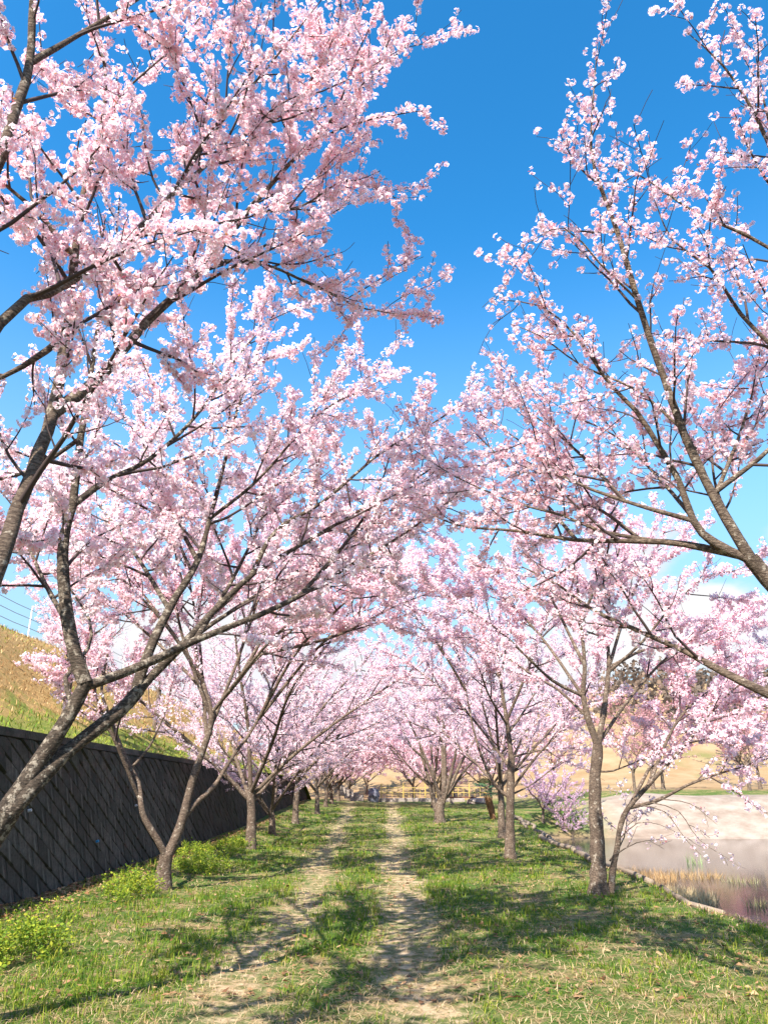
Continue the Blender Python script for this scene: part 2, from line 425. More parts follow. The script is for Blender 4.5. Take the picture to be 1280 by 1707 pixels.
def tubes(polys, sides):
    """list of (pts, radii) -> V, F"""
    by = {}
    for p, r in polys: by.setdefault(len(p), []).append((p, r))
    Vs, Fs, o = [], [], 0
    for N, lst in by.items():
        Pn = np.array([a for a, _ in lst]); Rn = np.array([b for _, b in lst]); M = len(lst)
        T = np.gradient(Pn, axis=1); T /= np.linalg.norm(T, axis=2, keepdims=True) + 1e-9
        mean = np.abs(T.mean(1)); ax = np.eye(3)[np.argmin(mean, axis=1)][:, None, :]
        a = np.cross(T, ax); a /= np.linalg.norm(a, axis=2, keepdims=True) + 1e-9
        b = np.cross(T, a)
        ang = np.arange(sides)*2*math.pi/sides
        V = Pn[:, :, None, :] + Rn[:, :, None, None]*(a[:, :, None, :]*np.cos(ang)[:, None] + b[:, :, None, :]*np.sin(ang)[:, None])
        i = np.arange(M*N*sides).reshape(M, N, sides); j = np.roll(i, -1, axis=2)
        q = np.stack([i[:, :-1], j[:, :-1], j[:, 1:], i[:, 1:]], -1).reshape(-1, 4)
        Vs.append(V.reshape(-1, 3)); Fs.append(q + o); o += M*N*sides
    return np.vstack(Vs), np.vstack(Fs)

PINKS = np.array([(0.965, 0.865, 0.868), (0.955, 0.79, 0.808), (0.97, 0.91, 0.905), (0.94, 0.72, 0.752), (0.965, 0.89, 0.885)])
def flower_geo(rng, d, detail):
    """a flower facing +z : returns V, F(list), C"""
    n = 5; r = d/2
    if detail >= 2:
        V = [(0, 0, 0)]; Fs = []
        for i in range(n):
            a = 2*math.pi*i/n + rng.uniform(-0.08, 0.08); w = 0.52; cup = rng.uniform(0.05, 0.35)
            for (rr, da, h) in ((0.68, -w, cup*0.7), (1.0, 0, cup), (0.68, w, cup*0.7)):
                V.append((r*rr*math.cos(a + da), r*rr*math.sin(a + da), r*h))
            b = 1 + 3*i; Fs.append((0, b, b + 1, b + 2))
        return V, Fs, len(V)
    if detail == 1.5:
        V = [(0, 0, 0)]; Fs = []
        for i in range(n):
            a = 2*math.pi*i/n + rng.uniform(-0.1, 0.1); cup = rng.uniform(0.05, 0.4)
            for da in (-0.54, 0.54): V.append((r*math.cos(a + da), r*math.sin(a + da), r*cup*rng.uniform(0.8, 1.2)))
            Fs.append((0, 1 + 2*i, 2 + 2*i))
        return V, Fs, len(V)
    k = 5 if detail > 1 else 4
    V = []
    cup = rng.uniform(0, 0.4)
    for i in range(k):
        a = 2*math.pi*i/k + rng.uniform(-0.3, 0.3); rr = r*rng.uniform(0.8, 1.1); V.append((rr*math.cos(a), rr*math.sin(a), r*rng.uniform(-0.15, 0.45)))
    return V, [tuple(range(k))], k
def cluster_templates(detail, nvar, seed, nfl, fd, rad, pinks=PINKS, leaf=0.5):
    rng = rng_of(seed); out = []
    for v in range(nvar):
        V, Q, C = [], {3: [], 4: [], 5: []}, []
        tint = rng.integers(0, len(pinks))
        for i in range(int(rng.integers(nfl[0], nfl[1] + 1))):
            nrm = rng.normal(size=3); nrm[2] += 0.15; nrm /= np.linalg.norm(nrm)
            t = np.cross(nrm, (0.3, 0.5, 0.8)); t /= np.linalg.norm(t); b = np.cross(nrm, t)
            R = np.stack([t, b, nrm], 1)
            fv, ff, nv = flower_geo(rng, fd*rng.uniform(0.85, 1.12), detail); fv = np.array(fv) @ R.T + nrm*rad*rng.uniform(0.55, 1.1)
            o = len(V); V += list(fv)
            base = pinks[tint if rng.random() < 0.6 else rng.integers(0, len(pinks))]*rng.uniform(0.96, 1.04)
            cols = [base]*nv
            if detail == 1.5: cols = [base*np.array((0.90, 0.45, 0.52))] + cols[1:]
            C += cols
            for f_ in ff: Q[len(f_)].append([o + q for q in f_])
        if rng.random() < leaf:       # young bronze leaf or calyx between the flowers
            for _ in range(int(rng.integers(1, 4))):
                d = rng.normal(size=3); d /= np.linalg.norm(d); s_ = np.cross(d, (0, 0, 1.0)); s_ /= np.linalg.norm(s_) + 1e-6
                o = len(V); L = rad*rng.uniform(0.6, 1.05)
                V += [d*rad*0.4, d*(rad*0.4 + L*0.5) + s_*L*0.16, d*(rad*0.4 + L), d*(rad*0.4 + L*0.5) - s_*L*0.16]
                C += [np.array((0.45, 0.10, 0.14)) if rng.random() < 0.5 else np.array((0.50, 0.22, 0.05))]*4; Q[4].append([o, o + 1, o + 2, o + 3])
        out.append((np.array(V), {k: np.array(q) for k, q in Q.items() if q}, np.array(C)))
    return out
PINK_FAR = np.array([(0.95, 0.735, 0.772), (0.94, 0.665, 0.715), (0.955, 0.81, 0.825), (0.925, 0.60, 0.67), (0.95, 0.775, 0.80)])
TPL = {2: cluster_templates(2, 14, 11, (3, 6), 0.040, 0.034, leaf=0.3), 1.5: cluster_templates(1.5, 14, 19, (5, 8), 0.034, 0.029, leaf=0.55), 1.2: cluster_templates(1.2, 14, 21, (5, 8), 0.035, 0.032, PINKS*0.45 + PINK_FAR*0.55, leaf=0.4), 1: cluster_templates(1, 12, 12, (4, 6), 0.049, 0.046, PINK_FAR, leaf=0.3),
       0: cluster_templates(0, 10, 13, (3, 5), 0.095, 0.075, PINK_FAR, leaf=0.2)}
ROSE = np.array([(0.68, 0.36, 0.38), (0.74, 0.46, 0.46), (0.62, 0.33, 0.34)])
MAUVE = np.array([(0.84, 0.60, 0.72), (0.80, 0.52, 0.66), (0.87, 0.68, 0.77)])
TPL['rose'] = cluster_templates(0, 8, 14, (3, 5), 0.10, 0.08, ROSE, leaf=0.6)
TPL['mauve'] = cluster_templates(0, 8, 15, (3, 5), 0.07, 0.055, MAUVE, leaf=0.2)
BROWN = np.array([(0.20, 0.14, 0.10), (0.15, 0.115, 0.09), (0.25, 0.17, 0.12)])
TPL['brown'] = cluster_templates(0, 8, 16, (4, 6), 0.5, 0.5, BROWN, leaf=0.0)

def rand_rot(rng, n):
    q = rng.normal(size=(n, 4)); q /= np.linalg.norm(q, axis=1, keepdims=True); w, x, y, z = q.T
    return np.stack([np.stack([1 - 2*(y*y + z*z), 2*(x*y - z*w), 2*(x*z + y*w)], -1), np.stack([2*(x*y + z*w), 1 - 2*(x*x + z*z), 2*(y*z - x*w)], -1), np.stack([2*(x*z - y*w), 2*(y*z + x*w), 1 - 2*(x*x + y*y)], -1)], 1)
def scatter(name, pts, tpls, mat, seed, smin=0.8, smax=1.2, tint=0.05):
    rng = rng_of(seed); pts = np.asarray(pts); n = len(pts)
    pick = rng.integers(0, len(tpls), n); Rm = rand_rot(rng, n); sc = rng.uniform(smin, smax, n); tn = 1 + rng.normal(0, tint, n)
    Vs, Cs, Fs, o = [], [], {3: [], 4: [], 5: []}, 0
    for t, (tv, tq, tcol) in enumerate(tpls):
        ids = np.where(pick == t)[0]
        if not len(ids): continue
        V = np.einsum('nij,vj->nvi', Rm[ids], tv)*sc[ids][:, None, None] + pts[ids][:, None, :]
        Vs.append(V.reshape(-1, 3)); Cs.append(np.clip(tcol[None]*tn[ids][:, None, None], 0, 0.95).reshape(-1, 3))
        off = o + np.arange(len(ids))*len(tv)
        for k, q in tq.items(): Fs[k].append((q[None] + off[:, None, None]).reshape(-1, k))
        o += len(ids)*len(tv)
    return mesh_np(name, np.vstack(Vs), [np.vstack(f) for f in Fs.values() if f], mat, col=np.vstack(Cs))

UP = np.array([0, 0, 1.0]); THIN = 0.72
class Tree:
    def __init__(s, seed, detail, clus_gap, fine=1.0):
        s.r = rng_of(seed); s.seed = seed; s.detail = detail; s.gap = clus_gap; s.fine = fine
        s.trunk = []; s.limbs = []; s.l1 = []; s.l2 = []; s.fl = []
    def path(s, p0, d, L, n, up, wob):
        pts = [p0]; d = d/np.linalg.norm(d); st = L/(n - 1)
        for i in range(n - 1):
            d = d + s.r.normal(0, wob, 3) + UP*up/(n - 1); d /= np.linalg.norm(d); pts.append(pts[-1] + d*st)
        return np.array(pts)
    def flowers(s, pts, t0, dens, spread):
        seg = np.linalg.norm(np.diff(pts, axis=0), axis=1); cum = np.concatenate([[0], np.cumsum(seg)]); L = cum[-1]
        g = s.gap/max(dens, 0.05)
        if L*(1 - t0) < g: 
            if s.r.random() > L*(1 - t0)/g: return
        n = max(1, int(L*(1 - t0)/g)); q = t0*L + (np.arange(n) + s.r.random(n))*(L*(1 - t0)/n)
        p = np.stack([np.interp(q, cum, pts[:, k]) for k in range(3)], 1)
        s.fl.append(p + s.r.normal(0, spread, (n, 3)))
    def spawn(s, pts, rad, t0, gap, length, level, up=0.2, ang=(0.5, 1.1), dens=1.0, bias=None, up_dir=0.06):
        seg = np.linalg.norm(np.diff(pts, axis=0), axis=1); cum = np.concatenate([[0], np.cumsum(seg)]); L = cum[-1]
        q = t0*L + gap*s.r.random(); phi = s.r.uniform(0, 6.28)
        while q < L:
            i = min(np.searchsorted(cum, q), len(pts) - 1); i = max(i, 1); f_ = (q - cum[i - 1])/(seg[i - 1] + 1e-9)
            p = pts[i - 1]*(1 - f_) + pts[i]*f_; T = (pts[i] - pts[i - 1])/(seg[i - 1] + 1e-9); r_ = rad[i - 1]*(1 - f_) + rad[i]*f_
            phi += 2.4 + s.r.normal(0, 0.5)
            a = np.cross(T, UP if abs(T[2]) < 0.9 else np.array([1.0, 0, 0])); a /= np.linalg.norm(a); b = np.cross(a, T)
            side = a*math.cos(phi)*1.3 + b*math.sin(phi)*0.9
            if bias is not None: side = side + bias
            th = s.r.uniform(*ang); d = T*math.cos(th) + side*math.sin(th) + UP*up_dir
            l = length*(1.0 - 0.5*q/L)*(s.r.uniform(0.5, 1.6) if level == 1 else s.r.uniform(0.5, 1.25))
            if level == 1:
                n = 8; pp = s.path(p, d, l, n, up, 0.085); r0 = min(r_*0.75, 0.005 + 0.0085*l); rr = np.linspace(r0, 0.003, n)
                s.l1.append((pp, rr)); dn = dens*s.r.uniform(0.55, 1.3); s.flowers(pp, 0.3, dn*1.3, 0.022)
                s.spawn(pp, rr, 0.22, 0.17/s.fine, 0.46, 2, 0.3, (0.5, 1.1), dens)
            else:
                n = 4; pp = s.path(p, d, l, n, up, 0.14); r0 = min(r_*0.8, 0.0042 + 0.0035*l); rr = np.linspace(r0, 0.0023, n)
                s.l2.append((pp, rr))
                if s.r.random() < 0.80: s.flowers(pp, 0.05, dens*s.r.uniform(0.3, 1.9), 0.020)
            q += gap*s.r.uniform(0.6, 1.4)
    def limb(s, ctrl, r0, r1, t0=0.3, gap=0.34, length=1.25, dens=1.0, up=0.18, trunk=False, bias=None, ds=0.14, up_dir=0.06):
        n = len(ctrl); p, r = catmull(ctrl, np.linspace(r0, r1, n), ds)
        j = s.r.normal(0, 0.012, p.shape); j[0] = j[-1] = 0; p = p + np.minimum(r[:, None]*1.2, 1)*j*2.2
        r = r*(1 + s.r.normal(0, 0.045, len(r)))
        r = r*(0.78 if trunk else THIN)
        if trunk: r = r*(1 + 0.40*np.exp(-np.maximum(p[:, 2] - p[0, 2] - 0.1, 0)/0.14))
        (s.trunk if trunk else s.limbs).append((p, r))
        if length > 0: s.spawn(p, r, t0, gap, length, 1, up, dens=dens, bias=bias, up_dir=up_dir)
        if r1 < 0.02 and length > 0: s.flowers(p, 0.5, dens*1.6, 0.04)
        return p
    def meshes(s, bark, pet=None, key=None, sides=10):
        out = {}
        if s.trunk:
            V, Fq = tubes(s.trunk, sides + 2); out['trunk'] = mesh_np('trunk', V, [Fq], bark, smooth_sh=True)
        out['limb'] = [mesh_np('limb', *(lambda v: (v[0], [v[1]]))(tubes([l], sides if s.detail else 6)), bark, smooth_sh=True) for l in s.limbs]
        V, Fq = tubes(s.l1, 5 if s.detail > 1 else 4); V2, F2 = tubes(s.l2, 4 if s.detail > 1 else 3)
        out['twigs'] = mesh_np('twigs', np.vstack([V, V2]), [Fq, F2 + len(V)], TWIG, smooth_sh=True)
        pts = np.vstack(s.fl); out['blossoms'] = scatter('blossoms', pts, TPL[key if key is not None else s.detail], PETAL, s.seed + 1)
        out['n'] = len(pts); return out
def place_tree(name, ms, loc, rz=0.0, sc=1.0, label=None, group=None, cat='tree', origin=None):
    root = empty(name, loc, rz); root.scale = (sc, sc, sc); tag(root, label, cat, group)
    def put(nm, me, kind=None):
        o = link(nm, me, root, kind)
        if origin is not None: o.location = -Vector(origin)
        return o
    if 'trunk' in ms: put('trunk', ms['trunk'])
    for l in ms['limb']: put('limb', l)
    put('twigs', ms['twigs'], 'stuff'); put('blossoms', ms['blossoms'], 'stuff')
    return root
def L_(*pts): return [P(*p) for p in pts]
ROWS = 'cherry trees lining the grass path'

# A: nearest tree, trunk outside the left edge, arching over the path
A = Tree(101, 1.5, 0.031, 1.2)
A.limb([(-2.85, 3.3, -0.1), (-2.75, 3.32, 0.5), (-2.5, 3.36, 1.3)], 0.19, 0.115, trunk=True, length=0)
A.limb([(-2.52, 3.35, 1.22)] + L_((-75, 1090, 3.5), (0, 930, 3.6), (30, 850, 3.75), (88, 690, 4.0), (110, 560, 4.1), (125, 430, 4.2), (140, 320, 4.3), (170, 215, 4.4), (175, 110, 4.4), (150, 0, 4.3)), 0.072, 0.012, 0.222, 0.29, 1.15)
A.limb(L_((88, 690, 4.0), (170, 625, 4.3), (245, 537, 4.6), (350, 435, 4.9), (415, 350, 5.1), (490, 265, 5.3), (560, 190, 5.4), (640, 110, 5.5), (695, 60, 5.55)), 0.055, 0.006, 0.12, 0.163, 1.06)
A.limb([(-2.5, 3.36, 1.28), (-2.35, 3.3, 2.5)] + L_((0, 540, 3.5), (80, 490, 3.7), (170, 435, 3.9), (280, 330, 4.2), (360, 215, 4.4), (440, 120, 4.5), (520, 20, 4.5)), 0.048, 0.007, 0.42, 0.178, 1.12)
A.limb([(-2.5, 3.36, 1.28), (-2.5, 3.2, 2.9)] + L_((-20, 310, 3.3), (25, 190, 3.3), (50, 105, 3.35), (55, 0, 3.3), (60, -150, 3.2)), 0.055, 0.024, 0.45, 0.207, 1.12)
A.limb(L_((50, 105, 3.35), (120, 65, 3.5), (220, 5, 3.6), (330, -70, 3.7), (450, -150, 3.8)), 0.028, 0.008, 0.15, 0.178, 0.90)
A.limb(L_((350, 435, 4.9), (440, 440, 5.2), (530, 480, 5.5), (610, 515, 5.8), (665, 520, 6.0)), 0.022, 0.005, 0.1, 0.148, 0.84)
A.limb(L_((280, 330, 4.2), (400, 230, 4.6), (500, 170, 4.9), (580, 60, 5.0), (600, 5, 5.0)), 0.024, 0.005, 0.1, 0.163, 0.90)
A.limb(L_((410, 355, 5.1), (500, 345, 5.4), (580, 300, 5.6), (660, 330, 5.8)), 0.018, 0.005, 0.1, 0.148, 0.78)
A.limb(L_((176, 200, 4.4), (200, 160, 4.4), (245, 118, 4.4), (310, 60, 4.5), (360, -10, 4.5)), 0.015, 0.006, 0.148, 0.34, 0.6)
A.limb(L_((110, 560, 4.1), (40, 610, 4.0), (-40, 640, 3.9), (-130, 600, 3.8)), 0.03, 0.008, 0.148, 0.27, 0.8)
A.limb(L_((125, 430, 4.2), (60, 350, 4.0), (0, 300, 3.9), (-80, 200, 3.8)), 0.03, 0.008, 0.148, 0.27, 0.8)
ROOT = (-2.85, 3.3, 0)
place_tree('cherry_tree', A.meshes(BARK), ROOT, label='blossoming cherry reaching in across the upper left sky, its trunk out of view', group=ROWS, origin=ROOT)

# B: leaning twin-stemmed tree at the left edge by the wall
B = Tree(202, 1.2, 0.028, 1.2)
B.limb([(-3.75, 5.75, -0.1), (-3.55, 5.75, 0.35)] + L_((-70, 1470, 5.9), (-20, 1400, 5.97), (12, 1350, 6.0)), 0.21, 0.13, trunk=True, length=0)
B.limb(L_((-35, 1420, 5.95), (18, 1340, 6.0), (90, 1235, 6.15), (130, 1165, 6.2), (145, 1135, 6.2)), 0.10, 0.078, length=0)
B.limb(L_((143, 1140, 6.2), (118, 1060, 6.2), (106, 960, 6.25), (108, 890, 6.3), (122, 840, 6.35), (135, 730, 6.4), (150, 640, 6.5), (165, 540, 6.6), (190, 430, 6.6), (200, 330, 6.5)), 0.085, 0.010, 0.185, 0.31, 1.2)
B.limb(L_((140, 1145, 6.2), (235, 1110, 6.5), (325, 1068, 6.8), (425, 1028, 7.1), (500, 993, 7.4), (575, 948, 7.7), (650, 905, 8.0), (730, 850, 8.3), (800, 800, 8.5)), 0.062, 0.007, 0.222, 0.30, 1.15)
B.limb(L_((-30, 1415, 5.95), (32, 1338, 6.0), (110, 1255, 6.25), (200, 1185, 6.5), (232, 1150, 6.6)), 0.092, 0.08, length=0)
B.limb(L_((225, 1160, 6.6), (245, 1095, 6.7), (282, 1015, 6.9), (330, 935, 7.2), (350, 865, 7.4), (375, 770, 7.6), (400, 670, 7.8), (440, 560, 7.9)), 0.068, 0.010, 0.222, 0.30, 1.2)
B.limb(L_((228, 1155, 6.6), (250, 1130, 6.7), (310, 1070, 6.9), (360, 1015, 7.1), (425, 955, 7.3), (525, 895, 7.7), (610, 845, 8.0), (690, 800, 8.3), (770, 745, 8.5)), 0.065, 0.007, 0.35, 0.200, 1.29)
B.limb(L_((420, 958, 7.3), (460, 885, 7.5), (540, 835, 7.8), (635, 755, 8.1), (705, 715, 8.3), (765, 680, 8.4), (840, 648, 8.5)), 0.036, 0.006, 0.148, 0.28, 0.95)
B.limb(L_((122, 842, 6.35), (180, 800, 6.6), (250, 765, 6.8), (330, 690, 7.1), (400, 590, 7.4), (470, 510, 7.6)), 0.045, 0.008, 0.15, 0.185, 1.23)
B.limb(L_((110, 900, 6.3), (40, 905, 6.1), (-40, 890, 5.9), (-130, 820, 5.7)), 0.03, 0.008, 0.15, 0.185, 1.01)
B.limb(L_((135, 730, 6.4), (60, 780, 6.2), (-30, 800, 6.0), (-120, 760, 5.8)), 0.03, 0.008, 0.15, 0.185, 1.01)
B.limb(L_((350, 865, 7.4), (430, 800, 7.6), (520, 700, 7.9), (590, 650, 8.1), (640, 600, 8.2)), 0.026, 0.006, 0.15, 0.185, 1.01)
B.limb(L_((120, 1170, 6.2), (110, 1130, 6.4), (148, 1080, 6.6), (150, 1035, 6.8), (120, 985, 7.0), (95, 940, 7.1)), 0.03, 0.008, 0.6, 0.222, 0.56, dens=0.5)
for q in (((325, 1068, 6.8), (380, 980, 7.6), (430, 880, 8.3), (470, 780, 8.8), (520, 700, 9.0)), ((282, 1015, 6.9), (230, 930, 7.8), (180, 860, 8.5), (120, 790, 9.0)), ((310, 1070, 6.9), (400, 1010, 7.8), (500, 950, 8.5), (590, 910, 9.0), (680, 880, 9.3)), ((330, 935, 7.2), (280, 840, 8.0), (240, 740, 8.5), (230, 640, 8.7)), ((118, 1050, 6.2), (70, 960, 6.9), (30, 860, 7.4), (10, 760, 7.6)), ((500, 993, 7.4), (580, 900, 7.9), (630, 820, 8.2), (660, 720, 8.3))):
    B.limb(L_(*q), 0.035, 0.007, 0.2, 0.21, 1.2)
ROOT = (-3.75, 5.75, 0)
place_tree('cherry_tree', B.meshes(BARK_L), ROOT, label='leaning twin-stemmed cherry with lichened bark rising from the left edge before the wall', group=ROWS, origin=ROOT)

# D: tree at the right edge, limbs sweeping left
D = Tree(303, 1.5, 0.047, 1.1)
D.limb([(3.75, 5.4, -0.1), (3.7, 5.38, 0.6), (3.6, 5.35, 1.5)], 0.21, 0.15, trunk=True, length=0)
D.limb([(3.6, 5.35, 1.4), (3.35, 5.3, 2.2)] + L_((1280, 965, 5.3), (1250, 930, 5.3)), 0.105, 0.075, length=0)
up_ = dict(dens=0.8)
D.limb(L_((1252, 934, 5.3), (1190, 830, 5.3), (1140, 725, 5.25), (1095, 600, 5.2), (1062, 500, 5.1), (1028, 385, 5.0), (1000, 310, 4.95), (985, 250, 4.9), (988, 165, 4.8), (996, 72, 4.7)), 0.055, 0.004, 0.170, 0.26, 0.8, **up_)
D.limb(L_((1252, 934, 5.3), (1190, 905, 5.4), (1155, 868, 5.4), (1130, 800, 5.5), (1098, 745, 5.5), (1060, 685, 5.5), (1015, 640, 5.5), (960, 560, 5.4), (900, 510, 5.4), (830, 500, 5.4)), 0.05, 0.004, 0.212, 0.28, 0.85, **up_)
D.limb(L_((1250, 930, 5.3), (1140, 907, 5.6), (1070, 902, 5.8), (960, 900, 6.1), (860, 885, 6.4), (760, 875, 6.7), (690, 840, 6.9)), 0.042, 0.006, 0.255, 0.29, 1.0)
D.limb(L_((1110, 905, 5.7), (1000, 885, 6.0), (940, 860, 6.2), (860, 838, 6.4), (760, 795, 6.7), (690, 750, 6.9)), 0.024, 0.005, 0.170, 0.28, 0.9)
D.limb(L_((1155, 868, 5.4), (1040, 835, 5.7), (940, 795, 6.0), (880, 745, 6.2), (800, 690, 6.4)), 0.026, 0.005, 0.170, 0.28, 0.9)
D.limb(L_((1135, 715, 5.25), (1060, 650, 5.4), (970, 610, 5.6), (900, 560, 5.7), (850, 540, 5.8)), 0.016, 0.004, 0.170, 0.26, 0.7, **up_)
D.limb([(3.65, 5.36, 1.3)] + L_((1370, 1200, 5.4), (1280, 1157, 5.5), (1205, 1120, 5.7), (1140, 1085, 5.9), (1065, 1052, 6.1), (990, 1018, 6.4), (930, 975, 6.6), (870, 945, 6.8)), 0.060, 0.008, 0.45, 0.238, 0.88)
D.limb([(3.6, 5.35, 1.5), (3.75, 5.2, 2.8)] + L_((1410, 700, 5.0), (1360, 500, 4.8), (1310, 320, 4.6), (1262, 200, 4.5), (1205, 110, 4.4), (1142, 52, 4.35)), 0.052, 0.004, 0.35, 0.204, 0.94, **up_)
D.limb(L_((1400, 680, 5.0), (1300, 590, 5.0), (1234, 523, 5.0), (1183, 447, 4.95), (1120, 400, 4.9), (1085, 320, 4.9)), 0.03, 0.004, 0.15, 0.204, 0.88, **up_)
D.limb(L_((1360, 500, 4.8), (1280, 413, 4.8), (1204, 375, 4.8), (1145, 346, 4.8), (1078, 300, 4.8), (1032, 274, 4.8)), 0.024, 0.004, 0.170, 0.26, 0.75, **up_)
D.limb(L_((1310, 320, 4.6), (1275, 180, 4.5), (1255, 70, 4.4)), 0.018, 0.004, 0.170, 0.26, 0.6, **up_)
D.limb(L_((1062, 500, 5.1), (1000, 440, 5.0), (940, 380, 4.95), (870, 410, 4.9)), 0.014, 0.003, 0.15, 0.187, 0.66, **up_)
D.limb(L_((1185, 825, 5.3), (1290, 740, 5.2), (1400, 600, 5.0)), 0.03, 0.01, 0.170, 0.28, 0.9)
for q in (((1040, 835, 5.7), (980, 770, 6.2), (900, 700, 6.6), (820, 650, 6.9)), ((960, 900, 6.1), (900, 830, 6.7), (830, 760, 7.1), (770, 700, 7.3)), ((1160, 870, 5.4), (1100, 800, 6.0), (1030, 730, 6.5), (950, 690, 6.8)),
          ((1070, 902, 5.8), (1000, 850, 6.5), (930, 820, 7.0), (860, 790, 7.3)), ((1250, 932, 5.3), (1222, 878, 5.4), (1190, 800, 5.85), (1190, 700, 6.2), (1230, 610, 6.3)), ((1190, 830, 5.3), (1230, 730, 5.7), (1260, 640, 5.9), (1300, 560, 6.0))):
    D.limb(L_(*q), 0.026, 0.005, 0.15, 0.2, 0.95, dens=1.15)
ROOT = (3.75, 5.4, 0)
place_tree('cherry_tree', D.meshes(BARK), ROOT, label='blossoming cherry sweeping in over the right side, dark forked limbs against the sky', group=ROWS, origin=ROOT)

# C: second tree of the left row, V fork just above the ground
def gp(px, py): return hit(px, py, lambda a, b: float(ground_z(a, b)))
b0 = gp(272, 1482); Yc = b0[1]
C_ = Tree(404, 1, 0.023, 1.15)
C_.limb([b0 - UP*0.1] + L_((273, 1450, Yc), (278, 1425, Yc)), 0.165, 0.135, trunk=True, length=0)
C_.limb(L_((277, 1428, Yc), (262, 1398, Yc - .1), (242, 1366, Yc - .1), (235, 1339, Yc - .1), (231, 1305, Yc), (217, 1280, Yc), (200, 1240, Yc + .1), (186, 1200, Yc + .2), (170, 1150, Yc + .3), (180, 1090, Yc + .4)), 0.085, 0.03, 0.75, 0.4, 1.0, dens=0.6)
C_.limb(L_((218, 1282, Yc), (249, 1245, Yc + .2), (269, 1204, Yc + .3), (284, 1160, Yc + .4), (290, 1110, Yc + .5)), 0.035, 0.01, 0.55, 0.35, 0.8, dens=0.7)
C_.limb(L_((279, 1428, Yc), (300, 1380, Yc + .1), (322, 1299, Yc + .2), (343, 1238, Yc + .3), (353, 1191, Yc + .3), (339, 1141, Yc + .4), (327, 1084, Yc + .4), (333, 1010, Yc + .4), (350, 930, Yc + .4), (345, 850, Yc + .4)), 0.115, 0.012, 0.55, 0.202, 1.88)
C_.limb(L_((307, 1362, Yc + .12), (330, 1335, Yc + .3), (356, 1312, Yc + .5), (388, 1262, Yc + .8), (430, 1200, Yc + 1.2), (465, 1110, Yc + 1.5), (480, 1010, Yc + 1.7), (520, 920, Yc + 1.9)), 0.07, 0.010, 0.45, 0.202, 1.88)
C_.limb(L_((355, 1186, Yc + .3), (396, 1137, Yc + .3), (432, 1095, Yc + .2), (500, 1040, Yc), (570, 980, Yc - .2), (640, 940, Yc - .4)), 0.05, 0.008, 0.216, 0.35, 1.4)
C_.limb(L_((340, 1141, Yc + .4), (290, 1060, Yc - .1), (230, 990, Yc - .5), (160, 930, Yc - .9), (80, 880, Yc - 1.2)), 0.045, 0.008, 0.4, 0.202, 1.62)
C_.limb(L_((330, 1050, Yc + .4), (400, 980, Yc + .9), (440, 900, Yc + 1.4), (470, 820, Yc + 1.8)), 0.04, 0.008, 0.216, 0.35, 1.4)
for q in (((350, 1190, .3), (310, 1080, .2), (280, 960, .1), (240, 850, 0), (200, 770, -.2)), ((345, 1230, .3), (400, 1090, .9), (440, 960, 1.4), (450, 850, 1.8), (440, 760, 2.0)), ((430, 1200, 1.2), (520, 1090, 1.4), (610, 1010, 1.6), (690, 930, 1.7)),
          ((338, 1130, .4), (270, 1030, .9), (200, 950, 1.3), (120, 900, 1.6)), ((360, 1180, .3), (440, 1080, -.4), (530, 990, -.9), (600, 890, -1.3)), ((236, 1340, 0), (190, 1230, -.5), (140, 1120, -.8), (90, 1040, -1.0)), ((345, 1230, .3), (330, 1050, 1.2), (300, 900, 1.6), (260, 760, 1.9)), ((340, 1150, .4), (250, 1060, 1.4), (150, 980, 2.0), (40, 930, 2.4)), ((430, 1200, 1.2), (500, 1080, .6), (600, 980, .2), (680, 890, 0), (740, 840, 0)), ((440, 1090, .2), (560, 1060, .4), (660, 1010, .8), (740, 980, 1.0)), ((400, 1130, .3), (470, 1010, .6), (540, 900, .9), (590, 820, 1.1))):
    C_.limb([P(a, b, Yc + d_) for a, b, d_ in q], 0.05, 0.008, 0.3, 0.21, 1.6)
ROOT = tuple(b0)
place_tree('cherry_tree', C_.meshes(BARK), ROOT, label='cherry in sunlit grass by the wall, forking into a dark V close to the ground', group=ROWS, origin=ROOT)

# E: right row, straight trunk with a slim second stem, drooping twigs over the pond
b0 = gp(998, 1490); Ye = b0[1]
E = Tree(505, 1, 0.0225, 1.1)
E.limb([b0 - UP*0.1] + L_((997, 1470, Ye), (995, 1403, Ye), (991, 1314, Ye), (996, 1242, Ye)), 0.185, 0.105, trunk=True, length=0)
E.limb(L_((996, 1245, Ye), (978, 1191, Ye), (971, 1155, Ye), (974, 1110, Ye), (968, 1040, Ye), (960, 960, Ye), (950, 900, Ye)), 0.09, 0.012, 0.216, 0.35, 1.4)
E.limb(L_((996, 1245, Ye), (1008, 1170, Ye + .1), (1014, 1112, Ye + .2), (1012, 1040, Ye + .4), (1020, 960, Ye + .5), (1040, 890, Ye + .6)), 0.08, 0.012, 0.4, 0.202, 1.75)
E.limb(L_((971, 1160, Ye), (920, 1134, Ye - .2), (877, 1094, Ye - .4), (830, 1050, Ye - .6), (770, 1010, Ye - .8), (700, 960, Ye - 1)), 0.045, 0.008, 0.216, 0.35, 1.3)
E.limb(L_((978, 1195, Ye), (930, 1150, Ye + .4), (880, 1120, Ye + .8), (820, 1080, Ye + 1.2), (760, 1050, Ye + 1.6)), 0.04, 0.008, 0.216, 0.38, 1.2)
E.limb(L_((1014, 1120, Ye + .2), (1070, 1070, Ye - .2), (1120, 1010, Ye - .5), (1180, 960, Ye - .8), (1260, 950, Ye - 1.1)), 0.04, 0.008, 0.216, 0.30, 1.4, dens=1.1)
